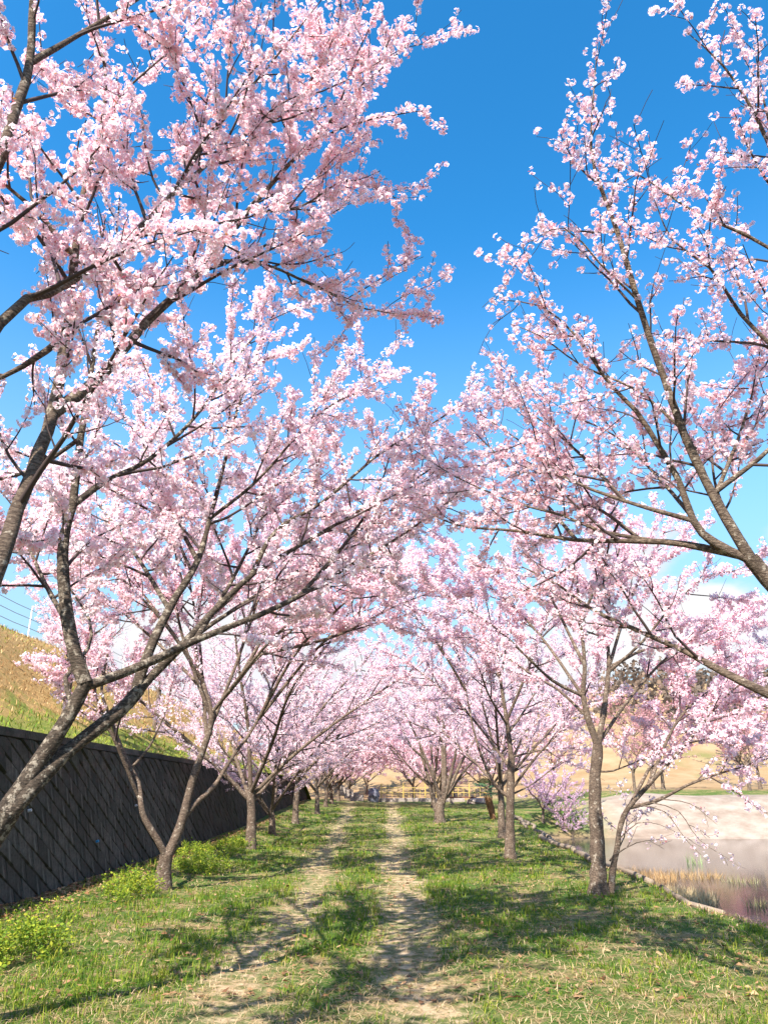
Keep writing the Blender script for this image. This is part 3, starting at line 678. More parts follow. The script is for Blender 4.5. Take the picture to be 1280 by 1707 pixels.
E.limb([b0 + np.array([0.17, 0.03, -0.1])] + L_((1021, 1450, Ye), (1027, 1420, Ye), (1039, 1360, Ye), (1079, 1310, Ye - .1), (1118, 1267, Ye - .2), (1165, 1213, Ye - .4), (1210, 1160, Ye - .5), (1260, 1120, Ye - .6)), 0.085, 0.012, 0.6, 0.216, 1.38, dens=0.9)
E.limb(L_((1050, 1346, Ye), (1093, 1335, Ye - .2), (1143, 1310, Ye - .4), (1190, 1292, Ye - .5), (1251, 1274, Ye - .7), (1320, 1250, Ye - .8)), 0.045, 0.008, 0.35, 0.216, 1.00, dens=0.5)
for q in (((1064, 1342), (1107, 1353), (1143, 1400), (1179, 1436)), ((1086, 1338), (1130, 1352), (1165, 1400), (1226, 1439)), ((1100, 1332), (1150, 1340), (1195, 1375)), ((1030, 1400), (1062, 1372), (1100, 1375), (1140, 1395)), ((1025, 1425), (1060, 1405), (1110, 1398))):
    E.limb([P(a, b, Ye - .3 - .004*(a - 1030)) for a, b in q], 0.014, 0.003, 0.216, 0.44, 0.35, dens=0.12, up=-0.2)
E.limb(L_((1000, 1286, Ye), (1021, 1285, Ye - .2), (1060, 1270, Ye - .5), (1100, 1255, Ye - .7)), 0.025, 0.006, 0.216, 0.38, 0.8, dens=0.8)
E.limb(L_((1016, 1435, Ye), (1040, 1395, Ye + .2), (1046, 1340, Ye + .3)), 0.02, 0.006, 0.5, 0.216, 0.62, dens=0.3)
for q in (((974, 1110, 0), (930, 1020, .6), (890, 940, 1.1), (850, 880, 1.5)), ((1014, 1112, .2), (1050, 1000, .8), (1090, 920, 1.2), (1120, 860, 1.5)), ((996, 1240, 0), (1060, 1150, .6), (1130, 1080, 1.1), (1200, 1040, 1.6), (1270, 1010, 2)), ((971, 1160, 0), (900, 1060, .9), (830, 990, 1.6), (760, 950, 2.1)), ((968, 1040, 0), (1000, 950, -.5), (1010, 880, -.8)), ((1079, 1310, -.1), (1130, 1200, .5), (1190, 1150, 1.0), (1270, 1120, 1.4)), ((1014, 1112, .2), (1090, 1080, .8), (1170, 1100, 1.4), (1250, 1090, 1.9)), ((1040, 1360, 0), (1100, 1250, .8), (1150, 1200, 1.3), (1210, 1230, 1.6))):
    E.limb([P(a, b, Ye + d_) for a, b, d_ in q], 0.045, 0.008, 0.3, 0.22, 1.5)
ROOT = tuple(b0)
place_tree('cherry_tree', E.meshes(BARK), ROOT, label='straight cherry on the pond edge with a slim second stem and drooping bare twigs', group=ROWS, origin=ROOT)

# F: next tree of the right row
b0 = gp(850, 1432); Yf = b0[1]
Ft = Tree(606, 1, 0.027, 1.0)
Ft.limb([b0 - UP*0.1] + L_((850, 1400, Yf), (850, 1331, Yf), (852, 1260, Yf)), 0.165, 0.11, trunk=True, length=0)
Ft.limb(L_((852, 1264, Yf), (845, 1206, Yf), (834, 1134, Yf), (828, 1070, Yf), (835, 1000, Yf)), 0.095, 0.015, 0.216, 0.38, 1.5)
Ft.limb(L_((850, 1330, Yf), (828, 1313, Yf), (808, 1275, Yf + .1), (790, 1220, Yf + .2), (776, 1150, Yf + .3), (760, 1080, Yf + .4), (720, 1020, Yf + .5)), 0.06, 0.012, 0.5, 0.216, 1.75)
Ft.limb(L_((853, 1315, Yf), (892, 1263, Yf - .3), (938, 1213, Yf - .6), (980, 1150, Yf - .8)), 0.05, 0.01, 0.4, 0.216, 1.50)
Ft.limb(L_((852, 1325, Yf), (890, 1305, Yf + .4), (935, 1270, Yf + .8), (985, 1240, Yf + 1)), 0.03, 0.008, 0.5, 0.216, 1.12, dens=0.6)
Ft.limb(L_((852, 1262, Yf), (906, 1250, Yf + .3), (970, 1246, Yf + .6)), 0.04, 0.01, 0.4, 0.216, 1.25)
Ft.limb(L_((848, 1220, Yf), (870, 1190, Yf + .6), (900, 1140, Yf + 1.2), (930, 1080, Yf + 1.6)), 0.05, 0.01, 0.216, 0.38, 1.3)
Ft.limb(L_((846, 1210, Yf), (815, 1160, Yf - .6), (790, 1100, Yf - 1.2), (740, 1060, Yf - 1.6)), 0.045, 0.01, 0.216, 0.38, 1.3)
for q in (((834, 1134, 0), (800, 1040, .5), (760, 960, .9), (720, 910, 1.2)), ((845, 1200, 0), (890, 1090, -.6), (920, 1000, -1), (940, 930, -1.3)), ((834, 1134, 0), (850, 1030, .9), (860, 950, 1.4)), ((850, 1280, 0), (780, 1190, 1), (700, 1120, 1.8), (640, 1080, 2.4)), ((776, 1150, .3), (720, 1060, -.3), (660, 1000, -.7))):
    Ft.limb([P(a, b, Yf + d_) for a, b, d_ in q], 0.05, 0.01, 0.3, 0.22, 1.7)
ROOT = tuple(b0)
place_tree('cherry_tree', Ft.meshes(BARK), ROOT, label='upright cherry between the path and the pond with dark trunk and low side limb', group=ROWS, origin=ROOT)

# G: vase of many stems standing beside the path end
b0 = gp(733, 1371); Yg = b0[1]
G = Tree(707, 1, 0.033, 0.9)
G.limb([b0 - UP*0.15] + L_((732, 1350, Yg), (736, 1330, Yg)), 0.30, 0.22, trunk=True, length=0)
for q, r_, dy in ((((726, 1352), (713, 1295), (700, 1240), (707, 1185), (690, 1120)), .13, .3), (((735, 1335), (711, 1271), (686, 1245), (660, 1195), (630, 1150)), .10, -.9), (((738, 1330), (741, 1290), (740, 1220), (736, 1150), (735, 1080)), .16, .1),
                  (((742, 1330), (768, 1272), (788, 1238), (813, 1187), (840, 1140)), .12, .8), (((744, 1330), (778, 1280), (820, 1246), (860, 1220)), .09, -.6), (((738, 1345), (752, 1290), (765, 1220), (775, 1150)), .10, -1.6), (((734, 1340), (722, 1290), (715, 1220), (690, 1160)), .10, 1.6), (((738, 1330), (735, 1230), (715, 1130), (700, 1050)), .10, 1.2), (((740, 1330), (770, 1220), (800, 1120), (810, 1050)), .10, .4), (((736, 1330), (690, 1220), (640, 1130), (600, 1080)), .09, -.5)):
    G.limb([P(a, b, Yg + dy*i/3) for i, (a, b) in enumerate(q)], r_, 0.015, 0.4, 0.34, 1.7)
ROOT = tuple(b0)
place_tree('cherry_tree', G.meshes(BARK), ROOT, label='many-stemmed vase shaped cherry right of the path, near the brown bench', group=ROWS, origin=ROOT)

# generic row trees: three variants, copied
def generic(seed, hgt, trunk_h, nl, detail, gap, fine, spread=0.75, key=None, length=1.5, dens=1.0, two=False, gapl=0.34):
    t = Tree(seed, detail, gap, fine); r = t.r
    lean = r.normal(0, 0.08, 2)
    top = np.array([lean[0], lean[1], trunk_h])
    t.limb([(0, 0, -0.15), (lean[0]*0.3, lean[1]*0.3, trunk_h*0.5), top], 0.175*min(hgt, 6.3)/6, 0.13*min(hgt, 6.3)/6, trunk=True, length=0)
    ph = r.uniform(0, 6.28)
    for i in range(nl):
        a = ph + 2*math.pi*i/nl + r.normal(0, 0.25); L = hgt - trunk_h
        out = spread*r.uniform(0.75, 1.2)*L if i else 0.2*L
        z0 = trunk_h*r.uniform(0.72, 1.0) if i else trunk_h
        p0 = np.array([lean[0]*z0/trunk_h, lean[1]*z0/trunk_h, z0]); dv = np.array([math.cos(a), math.sin(a), 0])
        hh = L*r.uniform(0.65, 0.95) if i else L*0.98
        c_ = [p0] + [p0 + dv*out*f_ + UP*hh*g_ + r.normal(0, 0.10, 3) for f_, g_ in ((0.22, 0.25), (0.5, 0.52), (0.78, 0.78), (1.0, 1.0))]
        t.limb(c_, 0.085*min(hgt, 6.3)/6*r.uniform(0.8, 1.1), 0.012, 0.1, gapl, length, dens=dens)
        if r.random() < 0.7:
            q = c_[2]; d2 = np.array([math.cos(a + 1.0), math.sin(a + 1.0), 0])
            t.limb([q, q + d2*out*0.35 + UP*hh*0.16, q + d2*out*0.65 + UP*hh*0.34], 0.04*min(hgt, 6.3)/6, 0.01, 0.15, gapl, length*0.85, dens=dens)
    return t.meshes(BARK, key=key)
GK = dict(spread=0.9, length=2.0, gapl=0.25)
VAR = [generic(11, 8.0, 1.5, 6, 1, 0.044, 0.8, **GK), generic(23, 7.6, 1.9, 6, 1, 0.044, 0.8, **GK), generic(37, 7.6, 0.9, 6, 1, 0.044, 0.8, **GK)]
FAR = [generic(41, 7.4, 1.15, 7, 0, 0.068, 0.6, **GK), generic(47, 7.4, 1.3, 7, 0, 0.068, 0.6, **GK)]
LROW = [(418, 1416, 0, 0.98, 'cherry with a bare pale trunk by the dark wall, just past the V-forked tree'), (454, 1392, 2, 0.85, 'low forked cherry squeezed against the middle of the dark wall'),
        (492, 1373, 1, 1.0, 'cherry with a dark straight trunk in front of the wall, third full trunk along'), (529, 1357, 0, 0.9, 'cherry with a crooked low limb near the far end of the wall'),
        (543, 1345, 1, 0.95, 'slender cherry at the far end of the dark wall'), (553, 1340, 2, 0.9, 'slender cherry just beyond the end of the wall, paired with another'), (564, 1336, 1, 0.95, 'last cherry of the wall-side row before the stone steps'),
        (611, 1324, 0, 1.0, 'far cherry standing beside the grey standing stone')]
for i, (px, py, v, sc, lb) in enumerate(LROW):
    p = gp(px, py); vv = VAR[v] if i < 4 else FAR[v % 2]
    place_tree('cherry_tree', vv, p, rz=1.1 + 2.3*i, sc=sc, label=lb, group=ROWS)
RROW = [(837, 1397, 1, 0.92, 'cherry with a slim pale trunk half hidden behind the upright one'), (722, 1347, 0, 1.0, 'cherry half hidden behind the many-stemmed one near the yellow railing')]
for i, (px, py, v, sc, lb) in enumerate(RROW):
    p = gp(px, py); place_tree('cherry_tree', (VAR if i == 0 else FAR)[v], p, rz=0.4 + 1.9*i, sc=sc, label=lb, group=ROWS)
for o_ in ((6.2, 47.5, 0.95, 'cherry in the right-hand row behind the small palm'), (-2.9, 68, 1.0, 'far cherry closing the tunnel of blossom on the left'), (2.6, 70, 1.0, 'far cherry closing the tunnel of blossom on the right'), (-5.2, 75, 1.1, 'far cherry beyond the stone steps'), (6.5, 76, 1.1, 'far cherry beyond the right end of the yellow railing'), (3.6, 52.5, 0.85, 'cherry behind the many-stemmed one, just before the brown bench')):
    place_tree('cherry_tree', FAR[int(o_[1]) % 2], (o_[0], o_[1], float(ground_z(o_[0], o_[1]))), rz=o_[1], sc=o_[2], label=o_[3], group=ROWS)

# young trees on the bank above the wall
YOUNG = [generic(53, 4.2, 1.5, 4, 1, 0.08, 0.5, 0.6, dens=0.5, length=0.9), generic(59, 4.0, 1.3, 4, 1, 0.07, 0.5, 0.75, dens=0.8, length=1.1)]
def bp(px, py): return hit(px, py, lambda a, b: float(bank_z(a, b)) if a < -5.8 else -5.0)
BANKT = [(108, 1195, 0, 'young sparse cherry on the bank behind the leaning twin-stemmed tree'), (258, 1215, 0, 'young cherry on the dry bank above the V-forked tree'), (346, 1245, 1, 'small cherry on the bank above the wall, past the V-forked tree'),
         (412, 1262, 1, 'small cherry on the bank above the bare pale trunk'), (452, 1270, 1, 'small cherry on the bank halfway along the wall'), (490, 1278, 1, 'small cherry on the bank near the end of the wall')]
for i, (px, py, v, lb) in enumerate(BANKT):
    p = bp(px, py); place_tree('young_cherry', YOUNG[v], p, rz=2.1*i + 0.5, sc=0.85 + 0.1*(i % 3), label=lb, group='young trees on the bank')

# pond-side blossom, far shelf trees
MV = generic(61, 3.4, 0.7, 6, 0, 0.07, 0.6, 0.8, key='mauve', length=1.1)
for px, py, sc, lb in ((905, 1372, 1.0, 'mauve pink blossoming tree on the pond slope behind the trunks'), (938, 1385, 0.75, 'smaller mauve blossoming tree leaning over the pond inlet'), (955, 1402, 0.45, 'tiny magenta flowering sapling at the water')):
    p = gp(px, py); place_tree('plum_tree', MV, p, rz=sc*9, sc=sc, label=lb, group='mauve trees on the pond slope')
RS = [generic(67, 5.5, 1.6, 6, 0, 0.16, 0.45, 0.85, key='rose', length=1.4, dens=0.9), generic(71, 5.0, 1.4, 5, 0, 0.16, 0.45, 0.7, key='rose', length=1.3, dens=0.5)]
for i, (x_, y_, v, sc, lb) in enumerate(((15.5, 50, 1, .9, 'rose budded tree at the near end of the shelf beyond the sand bank'), (19, 55, 0, 1.0, 'rose budded tree behind the sand bank, second from the path'), (23.5, 52, 1, 1.0, 'sparse rose budded tree above the middle of the sand bank'), (27, 58, 0, 1.1, 'full rose budded tree above the pond at the right edge'),
        (22, 66, 0, 1.2, 'rose tree at the foot of the tan hill, left of the pair'), (31, 70, 0, 1.25, 'rose tree at the foot of the tan hill, right of the pair'), (38, 84, 0, 1.3, 'rose tree part way up the tan hill on the right'), (16, 76, 1, 1.2, 'sparse rose tree on the tan hill behind the pond'), (29, 92, 0, 1.3, 'rose tree high on the tan hill beneath the bare wood'))):
    place_tree('rose_tree', RS[v], (x_, y_, float(ground_z(x_, y_))), rz=1.7*i, sc=sc, label=lb, group='rose budded trees beyond the pond')
# bare brown wood on the far hill
rw = rng_of(77); pts = []
while len(pts) < 2600:
    x_, y_ = rw.uniform(18, 150), rw.uniform(125, 185)
    if rw.random() < smooth(18, 60, x_): pts.append((x_, y_, float(ground_z(x_, y_)) + abs(rw.normal(0, 2.2))))
tag(link('woodland', scatter('woodland', pts, TPL['brown'], LEAF, 78, 1.2, 2.6, 0.15)), 'bare brown woodland covering the far hill beyond the pond', 'woodland', kind='stuff')

# ------------------------------------------------------------------ grass, straw, leaf litter
def blades(name, pos, lean, hgt, wid, col, mat, seed, lay=0.5):
    rng = rng_of(seed); n = len(pos); a = rng.uniform(0, 2*math.pi, n); d = np.stack([np.cos(a), np.sin(a), 0*a], 1); s_ = np.stack([-np.sin(a), np.cos(a), 0*a], 1)
    h = hgt[:, None]; w = wid[:, None]; ln = (lean*rng.uniform(0.3, 1.3, n))[:, None]
    b0 = pos - s_*w; b1 = pos + s_*w; m = pos + d*h*ln*0.35 + UP*h*0.6*(1 - 0.3*ln); m0 = m - s_*w*0.75; m1 = m + s_*w*0.75; t = pos + d*h*ln + UP*h*(1 - lay*ln)
    V = np.stack([b0, b1, m1, m0, t], 1).reshape(-1, 3); o = np.arange(n)[:, None]*5
    return mesh_np(name, V, [np.array([[0, 1, 2, 3]]) + o, np.array([[3, 2, 4]]) + o], mat, col=np.repeat(col, 5, 0))
def ground_points(n, seed, y0=4.6, y1=48, x0=-4.75, pw=1.0):
    rng = rng_of(seed); u = rng.random(n); y_ = (y0**(-pw + 1e-6) + u*(y1**(-pw + 1e-6) - y0**(-pw + 1e-6)))**(1/(-pw + 1e-6))
    half = 0.56*y_ + 0.6; lo = np.maximum(x0, -half); hi = np.minimum(shore_edge(y_) + 1.0, half); x_ = lo + rng.random(n)*(hi - lo)
    return x_, y_, rng
def green_field(x, y): return 0.60 + 0.45*waves(x*1.5, y*1.1, 7) + 0.6*waves(x*3.7, y*3.1, 9) + 0.35*waves(x*8.3, y*7.1, 4) - 0.8*track_mask(x, y) - 0.26*smooth(10.5, 6, y) - 0.12*smooth(0.8, 2.5, x)
x_, y_, rng = ground_points(24000, 31, pw=0.75)
g = green_field(x_, y_); keep = rng.random(len(x_)) < np.clip(g*1.5, 0.01, 1); x_, y_, g = x_[keep], y_[keep], g[keep]
k = 6; sx = np.repeat(x_, k) + rng.normal(0, 0.035, len(x_)*k)*(1 + np.repeat(y_, k)/25); sy = np.repeat(y_, k) + rng.normal(0, 0.04, len(x_)*k)*(1 + np.repeat(y_, k)/25)
n = len(sx); tn = np.repeat(rng.random(len(x_)), k)
GREENS = np.array([(0.032, 0.095, 0.012), (0.085, 0.175, 0.016), (0.18, 0.25, 0.025), (0.31, 0.31, 0.04)])
ci = np.clip(tn*2.3 + rng.random(n)*1.2, 0, 2.99); i0 = ci.astype(int); fr = (ci - i0)[:, None]; col = GREENS[i0]*(1 - fr) + GREENS[i0 + 1]*fr
hh = rng.uniform(0.035, 0.095, n)*np.repeat(0.55 + 1.2*rng.random(len(x_))**2, k)*(0.6 + np.clip(np.repeat(g, k), 0, 1)*0.8)*(1 + np.repeat(y_, k)*0.012)
pos = np.stack([sx, sy, ground_z(sx, sy) - 0.01], 1)
tag(link('grass', blades('grass', pos, np.full(n, 0.9), hh, 0.0022 + 0.00026*np.repeat(y_, k), col, BLADE, 32)), 'green spring grass growing in uneven tufts', 'grass', kind='stuff')
x_, y_, rng = ground_points(54000, 41, pw=0.85)
g = green_field(x_, y_); keep = rng.random(len(x_)) < np.clip(1.05 - g*0.9, 0.12, 1)*np.where(track_mask(x_, y_) > 0.6, 0.6, 1); x_, y_ = x_[keep], y_[keep]; n = len(x_)
STR = np.array([(0.49, 0.335, 0.175), (0.39, 0.255, 0.125), (0.56, 0.405, 0.235), (0.28, 0.175, 0.085)])
pos = np.stack([x_, y_, ground_z(x_, y_) + rng.uniform(0.0, 0.02, n)], 1)
tag(link('dry_grass', blades('dry_grass', pos, np.full(n, 2.4), rng.uniform(0.035, 0.095, n), 0.0010 + 0.00022*y_, STR[rng.integers(0, 4, n)]*rng.uniform(0.85, 1.1, (n, 1)), STRAW, 42, 0.425)), 'pale dead grass lying flat on the meadow', 'dry grass', kind='stuff')
# bank grass
rng = rng_of(51); n = 26000; y_ = 8 + 62*rng.random(n)**1.5; x_ = -5.8 - 8.5*rng.random(n)
z_ = bank_z(x_, y_); gr = (0.35*waves(x_*1.2, y_, 4) + smooth(-8.5, -6, x_)*0.55 + rng.normal(0, 0.18, n)) > 0.2
col = np.where(gr[:, None], GREENS[rng.integers(1, 4, n)], STR[rng.integers(0, 4, n)]*np.array((1.0, 0.88, 0.72)))
tag(link('bank_grass', blades('bank_grass', np.stack([x_, y_, z_ - 0.02], 1), np.full(n, 1.0), rng.uniform(0.06, 0.2, n), 0.005 + 0.0003*y_, col, STRAW, 52)), 'dry orange and green grass on the bank above the wall', 'grass', kind='stuff')
# leaf litter at the wall foot and under the trees
rng = rng_of(61); n = 9000; y_ = 7 + 30*rng.random(n)**1.6; x_ = np.where(rng.random(n) < 0.55, -4.85 + np.abs(rng.normal(0, 0.35, n)), rng.uniform(-4.5, 4.8, n)) - 0.012*(y_ - 8)*0.5
a = rng.uniform(0, 6.28, n); s_ = rng.uniform(0.018, 0.045, n); tl = rng.normal(0, 0.35, (n, 4)); zz = ground_z(x_, y_) + 0.012 + 0.01*rng.random(n)
q = np.array([(1, 0), (0, 0.5), (-1, 0), (0, -0.5)]); ca, sa = np.cos(a), np.sin(a)
V = np.stack([np.stack([x_ + s_*(q[i, 0]*ca - q[i, 1]*sa), y_ + s_*(q[i, 0]*sa + q[i, 1]*ca), zz + s_*np.abs(tl[:, i])], 1) for i in range(4)], 1).reshape(-1, 3)
LC = np.array([(0.22, 0.11, 0.05), (0.33, 0.18, 0.09), (0.16, 0.08, 0.04), (0.42, 0.27, 0.14)])
tag(link('dead_leaves', mesh_np('dead_leaves', V, [np.arange(n*4).reshape(-1, 4)], STRAW, col=np.repeat(LC[rng.integers(0, 4, n)], 4, 0))), 'brown dead leaves gathered at the foot of the wall', 'leaves', kind='stuff')

# bright weed clumps at the wall foot
def weed(name, loc, rx, ry, h, n, seed, label, group, cols):
    rng = rng_of(seed); root = empty(name, loc); tag(root, label, 'plant', group)
    st, tips = [], []
    for i in range(max(12, n//45)):
        a, r_ = rng.uniform(0, 6.28), math.sqrt(rng.random()); p = np.array([rx*r_*math.cos(a), ry*r_*math.sin(a), -0.03]); hh = h*(1 - 0.5*r_*r_)*rng.uniform(0.7, 1.15)
        t = p + np.array([rng.normal(0, 0.07), rng.normal(0, 0.07), hh]); st.append((np.array([p, (p + t)/2 + rng.normal(0, 0.015, 3), t]), np.array([0.004, 0.003, 0.002]))); tips.append((p, t))
    V, Fq = tubes(st, 3); link('stems', mesh_np('stems', V, [Fq], STEM), root, 'stuff')
    k = rng.integers(0, len(tips), n); f_ = rng.beta(2.2, 1.2, n)[:, None]; A0 = np.array([t[0] for t in tips])[k]; A1 = np.array([t[1] for t in tips])[k]
    p = A0*(1 - f_) + A1*f_ + rng.normal(0, 0.035, (n, 3)); d = rng.normal(size=(n, 3)); d[:, 2] = np.abs(d[:, 2])*0.5; d /= np.linalg.norm(d, axis=1, keepdims=True)
    s_ = np.cross(d, rng.normal(size=(n, 3))); s_ /= np.linalg.norm(s_, axis=1, keepdims=True); L = rng.uniform(0.02, 0.055, n)[:, None]
    V = np.stack([p, p + d*L*0.5 + s_*L*0.28, p + d*L, p + d*L*0.5 - s_*L*0.28], 1).reshape(-1, 3)
    link('leaves', mesh_np('leaves', V, [np.arange(n*4).reshape(-1, 4)], LEAF, col=np.repeat(cols[rng.integers(0, len(cols), n)]*rng.uniform(0.85, 1.1, (n, 1)), 4, 0)), root, 'stuff')
STEM = Mat('green_stem', 0.7).color((0.16, 0.22, 0.04)).m
YG = np.array([(0.32, 0.38, 0.035), (0.24, 0.33, 0.03), (0.42, 0.42, 0.045), (0.12, 0.21, 0.025), (0.20, 0.28, 0.03)])
for i, (px, py, rx, ry, h, n, lb) in enumerate(((28, 1600, .42, .6, .42, 2600, 'bright yellow green weed clump at the left edge by the wall'), (218, 1492, .38, .7, .40, 2200, 'yellow green weed clump just left of the V-forked cherry'),
        (335, 1452, .6, .9, .40, 2800, 'yellow green weed clump just right of the V-forked cherry'), (385, 1418, .5, 1.3, .36, 2000, 'yellow green weeds running along the wall behind the pale trunk'), (88, 1532, .12, .15, .30, 160, 'small leafy shoot against the dark wall'), (325, 1425, .4, 1.0, .36, 1500, 'yellow green weeds against the wall behind the V-forked cherry'))):
    p = gp(px, py); weed('weed_clump', (max(p[0], -4.62 + rx*0.6 - 0.016*(p[1] - 6)), p[1], p[2]), rx, ry, h, n, 300 + i, lb, 'weeds at the wall foot', YG)

# ------------------------------------------------------------------ cable fence on the ridge
galv = Mat('white_painted_steel', 0.5).color((0.78, 0.78, 0.76)).m; wire = Mat('steel_wire', 0.5).color((0.22, 0.24, 0.27)).m
fence = empty('cable_fence', (-12.7, 10, 0)); tag(fence, 'white post and cable fence along the crest of the bank', 'fence')
def fz(y): return float(bank_z(-12.7, y))
fy = np.arange(14.0, 56, 2.6)
for y0 in fy:
    z0 = fz(y0); MB().tube([(0, y0 - 10, z0 - 0.3), (0, y0 - 10, z0 + 1.08)], 0.03, 10).tube([(0, y0 - 10, z0 + 1.08), (0, y0 - 10, z0 + 1.12)], [0.036, 0.016], 10).build('post', galv, fence)
for h in (0.35, 0.68, 1.0):
    pts = []
    for i, y0 in enumerate(fy):
        pts.append((0.045, y0 - 10, fz(y0) + h))
        if i < len(fy) - 1: ym = y0 + 1.3; pts.append((0.045, ym - 10, (fz(y0) + fz(fy[i + 1]))/2 + h - 0.02))
    MB().tube(pts, 0.012, 5).build('cable', wire, fence)

# ------------------------------------------------------------------ log edging along the pond slope
logm = Mat('weathered_timber', 0.9, 0.1)
lg = logm.noise(9, 5, 0.7, (1, 0.12, 1), lo=0.3, hi=0.7); logm.color(logm.mix(lg, (0.13, 0.095, 0.068), (0.27, 0.21, 0.155))); logm.bump(lg, 0.7, 0.01)
random.seed(9)
y0 = 11.6; row = 0
edge = empty('timber_edging', (5.0, 12, 0)); tag(edge, 'pale weathered timber logs edging the grassy slope above the pond', 'edging')
while y0 < 40:
    L = random.uniform(2.6, 4.2)
    for k, off in enumerate((0.22, 0.46, 0.74)):
        if random.random() < 0.12: continue
        ya, yb = y0 + random.uniform(0, .3), y0 + L - random.uniform(0, .3); r_ = random.uniform(0.05, 0.085)
        pts = []
        for f_ in (0, .33, .66, 1):
            yy = ya + (yb - ya)*f_; xx = float(shore_edge(yy)) + off + random.uniform(-.03, .03); pts.append((xx - 5.0, yy - 12, float(ground_z(xx, yy)) + r_*0.75))
        MB().tube(pts, [r_*0.9, r_, r_, r_*0.92], 9).build('log', logm.m, edge, True)
    y0 += L + 0.05

# reeds in the pond
RD = np.array([(0.50, 0.37, 0.19), (0.60, 0.48, 0.29), (0.40, 0.28, 0.14), (0.48, 0.39, 0.22)])
def reeds(loc, rx, ry, h, n, seed, label, cols=RD):
    rng = rng_of(seed); a = rng.uniform(0, 6.28, n); r_ = np.sqrt(rng.random(n)); pos = np.stack([rx*r_*np.cos(a), ry*r_*np.sin(a), -0.3 + 0*a], 1)
    o = link('reed_clump', blades('reed_clump', pos, np.full(n, 0.42), 0.3 + h*rng.uniform(0.5, 1.1, n), np.full(n, 0.008), cols[rng.integers(0, len(cols), n)], STRAW, seed + 1), None)
    o.location = loc; tag(o, label, 'reeds', 'dry reeds in the pond'); return o
def wp(px, py): return hit(px, py, lambda a, b: WATER_Z)
p = wp(1125, 1500); reeds(p, 0.85, 1.1, 0.36, 2200, 81, 'pale golden reed clump standing in the pond behind the logs')
p = wp(1065, 1462); reeds(p, 0.9, 1.6, 0.28, 1300, 82, 'rusty dry reeds along the shore beside the slim stem', RD*np.array((0.9, 0.72, 0.6)))
p = wp(1150, 1462); reeds(p, 0.9, 0.9, 0.3, 420, 83, 'sparse rusty reeds behind the golden clump', RD*np.array((0.85, 0.7, 0.55)))
p = wp(1238, 1472); reeds(p, 0.5, 0.35, 0.35, 110, 84, 'thin olive reeds standing in open water', RD*np.array((0.6, 0.7, 0.6)))
p = wp(1272, 1512); reeds(p, 0.35, 0.3, 0.35, 110, 85, 'thin olive reeds at the right edge of the water', RD*np.array((0.6, 0.7, 0.6)))
p = wp(1155, 1440); reeds(p, 0.3, 0.3, 0.5, 40, 86, 'few tall green reeds behind the golden clump', RD*np.array((0.45, 0.8, 0.5)))

# ------------------------------------------------------------------ far end of the path
yel = Mat('yellow_paint', 0.55).color((0.42, 0.30, 0.075)).m
def gz(x, y): return float(ground_z(x, y))
rail = empty('yellow_railing', (0, 62, gz(0, 62))); tag(rail, 'low yellow metal railing across the end of the path', 'railing')
x_ = -0.2; rx0 = gz(0, 62)
while x_ < 8.2:
    z0 = gz(x_, 62) - rx0; big = int(round((x_ + 0.2)/0.42)) % 4 == 0
    MB().box((x_, 0, z0 + (0.62 if big else 0.55)), ((0.075 if big else 0.032), (0.075 if big else 0.032), 1.34 if big else 0.9), bev=0.008).build('post' if big else 'baluster', yel, rail); x_ += 0.42
for h in (0.98, 0.62, 0.16): MB().tube([(xx, 0, gz(xx, 62) - rx0 + h) for xx in np.arange(-0.2, 8.3, 0.84)], 0.026, 6).build('rail', yel, rail)
stone = Mat('pale_stone', 0.9)
sn = stone.noise(4, 5, 0.65, lo=0.3, hi=0.7); stone.color(stone.mix(sn, (0.19, 0.155, 0.13), (0.34, 0.29, 0.25))); stone.bump(sn, 0.6, 0.03)
gstone = Mat('blue_grey_stone', 0.8); gn = gstone.noise(3, 5, 0.65, lo=0.35, hi=0.65); gstone.color(gstone.mix(gn, (0.08, 0.085, 0.115), (0.20, 0.195, 0.22))); gstone.bump(gn, 0.6, 0.03)
# kerb slabs in front of the railing
kerb = empty('stone_kerb', (0, 60.6, gz(0, 60.6))); tag(kerb, 'pale stone kerb across the path end before the yellow railing', 'kerb')
x_ = -1.2
while x_ < 5.4:
    w = random.uniform(0.7, 1.15); MB().box((x_ + w/2, random.uniform(-.05, .05), gz(x_ + w/2, 60.6) - gz(0, 60.6) + 0.08), (w - 0.03, 0.45, 0.34), bev=0.025).build('kerb_stone', stone.m, kerb); x_ += w
def rock(name, loc, size, seed, mat, label, cat):
    rng = rng_of(seed); n, m = 10, 7; V = []; Fs = []
    for i in range(m):
        v = i/(m - 1); ph = v*math.pi*0.62
        for j in range(n):
            a = 2*math.pi*j/n; k = 1 + rng.normal(0, 0.09); V.append((size[0]*math.sin(ph + 0.25)*math.cos(a)*k if i else 0.3*size[0]*math.cos(a), size[1]*math.sin(ph + 0.25)*math.sin(a)*k if i else 0.3*size[1]*math.sin(a), size[2]*(math.cos(ph) + 0.36)/1.36*(1 + rng.normal(0, 0.03)) - 0.05))
    for i in range(m - 1):
        for j in range(n): Fs.append((i*n + j, (i + 1)*n + j, (i + 1)*n + (j + 1) % n, i*n + (j + 1) % n))
    Fs.append(tuple(range(n)))
    me = bpy.data.meshes.new(name); me.from_pydata(V, [], Fs); me.materials.append(mat); o = link(name, me); o.location = loc; tag(o, label, cat); return o
rock('standing_stone', (-0.75, 60.0, gz(-0.75, 60)), (0.42, 0.3, 1.0), 91, gstone.m, 'blue grey standing stone at the left end of the kerb', 'stone')
p = gp(798, 1340); rock('boulder', p, (0.85, 0.6, 0.42), 92, stone.m, 'pale flat boulder at the right end of the brown bench', 'boulder')
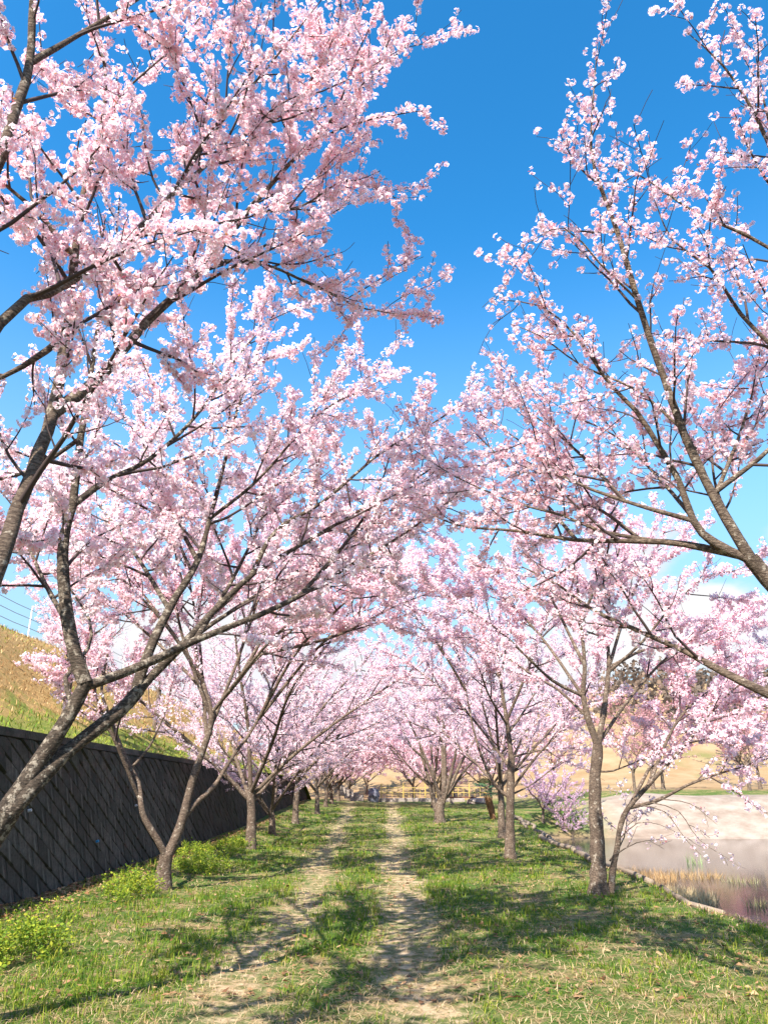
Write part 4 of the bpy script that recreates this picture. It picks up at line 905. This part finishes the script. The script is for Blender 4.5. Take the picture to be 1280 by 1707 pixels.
# bench
rb = Mat('red_brown_wood', 0.7); rn = rb.noise(8, 4, 0.6, (0.2, 1, 1), lo=0.3, hi=0.7); rb.color(rb.mix(rn, (0.13, 0.05, 0.035), (0.24, 0.10, 0.06)))
p = gp(770, 1340); bench = empty('bench', p); tag(bench, 'low red brown wooden bench behind the many-stemmed cherry', 'bench')
for k in range(3): MB().box((0, -0.17 + 0.17*k, 0.42), (1.9, 0.155, 0.07), bev=0.01).build('seat_plank', rb.m, bench)
for sx in (-0.68, 0.68): MB().box((sx, 0, 0.17), (0.24, 0.42, 0.43), bev=0.02).build('leg', stone.m, bench)
# steps climbing the bank at the wall end
st = empty('stone_steps', (-1.9, 63, gz(-1.9, 63))); tag(st, 'stone steps climbing the bank beyond the end of the wall', 'steps')
for k in range(9): MB().box((-0.42*k, 0.1*k, 0.10 + 0.19*k), (0.6, 1.8, 0.62), bev=0.02).build('step', stone.m, st)
# small palm
p = gp(822, 1366); palm = empty('palm', p); tag(palm, 'small windmill palm with shaggy brown trunk near the pale boulder', 'palm')
pt = MB(); q = [(0, 0, -0.05), (-0.06, 0, .35), (-0.16, 0, .75), (-0.26, 0, 1.15)]; pt.tube(q, [0.11, 0.15, 0.17, 0.13], 10); pt.build('trunk', Mat('palm_fibre', 0.95).color((0.15, 0.075, 0.035)).m, palm)
sh = MB(); random.seed(3)
for i in range(90):
    t = random.random(); a = random.uniform(0, 6.28); b = Vector((-0.26*t, 0, 0.1 + 1.0*t)); d = Vector((math.cos(a), math.sin(a), 0)); s = Vector((-d.y, d.x, 0))*0.03
    sh.add([b + d*0.12 - s, b + d*0.12 + s, b + d*random.uniform(.2, .27) - Vector((0, 0, random.uniform(.05, .14)))], [(0, 1, 2)])
tag(sh.build('fibre', Mat('palm_husk', 0.95).color((0.23, 0.12, 0.055)).m, palm), kind='stuff')
pg = Mat('palm_green', 0.6).color((0.045, 0.085, 0.03)).m
for i in range(11):
    a = 2.4*i; el_ = random.uniform(-0.5, 1.1); c0 = Vector((-0.26, 0, 1.18)); d = Vector((math.cos(a)*math.cos(el_), math.sin(a)*math.cos(el_), math.sin(el_))); fm = MB(); e = c0 + d*0.42; fm.tube([c0, e], 0.012, 4)
    s = d.cross(Vector((0, 0, 1))).normalized(); n_ = s.cross(d)
    for k in range(11):
        b = (k - 5)/5*1.25; dd = d*math.cos(b) + s*math.sin(b); tip = e + dd*0.48 - Vector((0, 0, 0.10)); w = s*math.cos(b)*0.028 - d*math.sin(b)*0.028; mid = e + dd*0.25 + n_*0.012
        fm.add([e, mid - w, tip, mid + w], [(0, 1, 2, 3)])
    fm.build('frond', pg, palm)
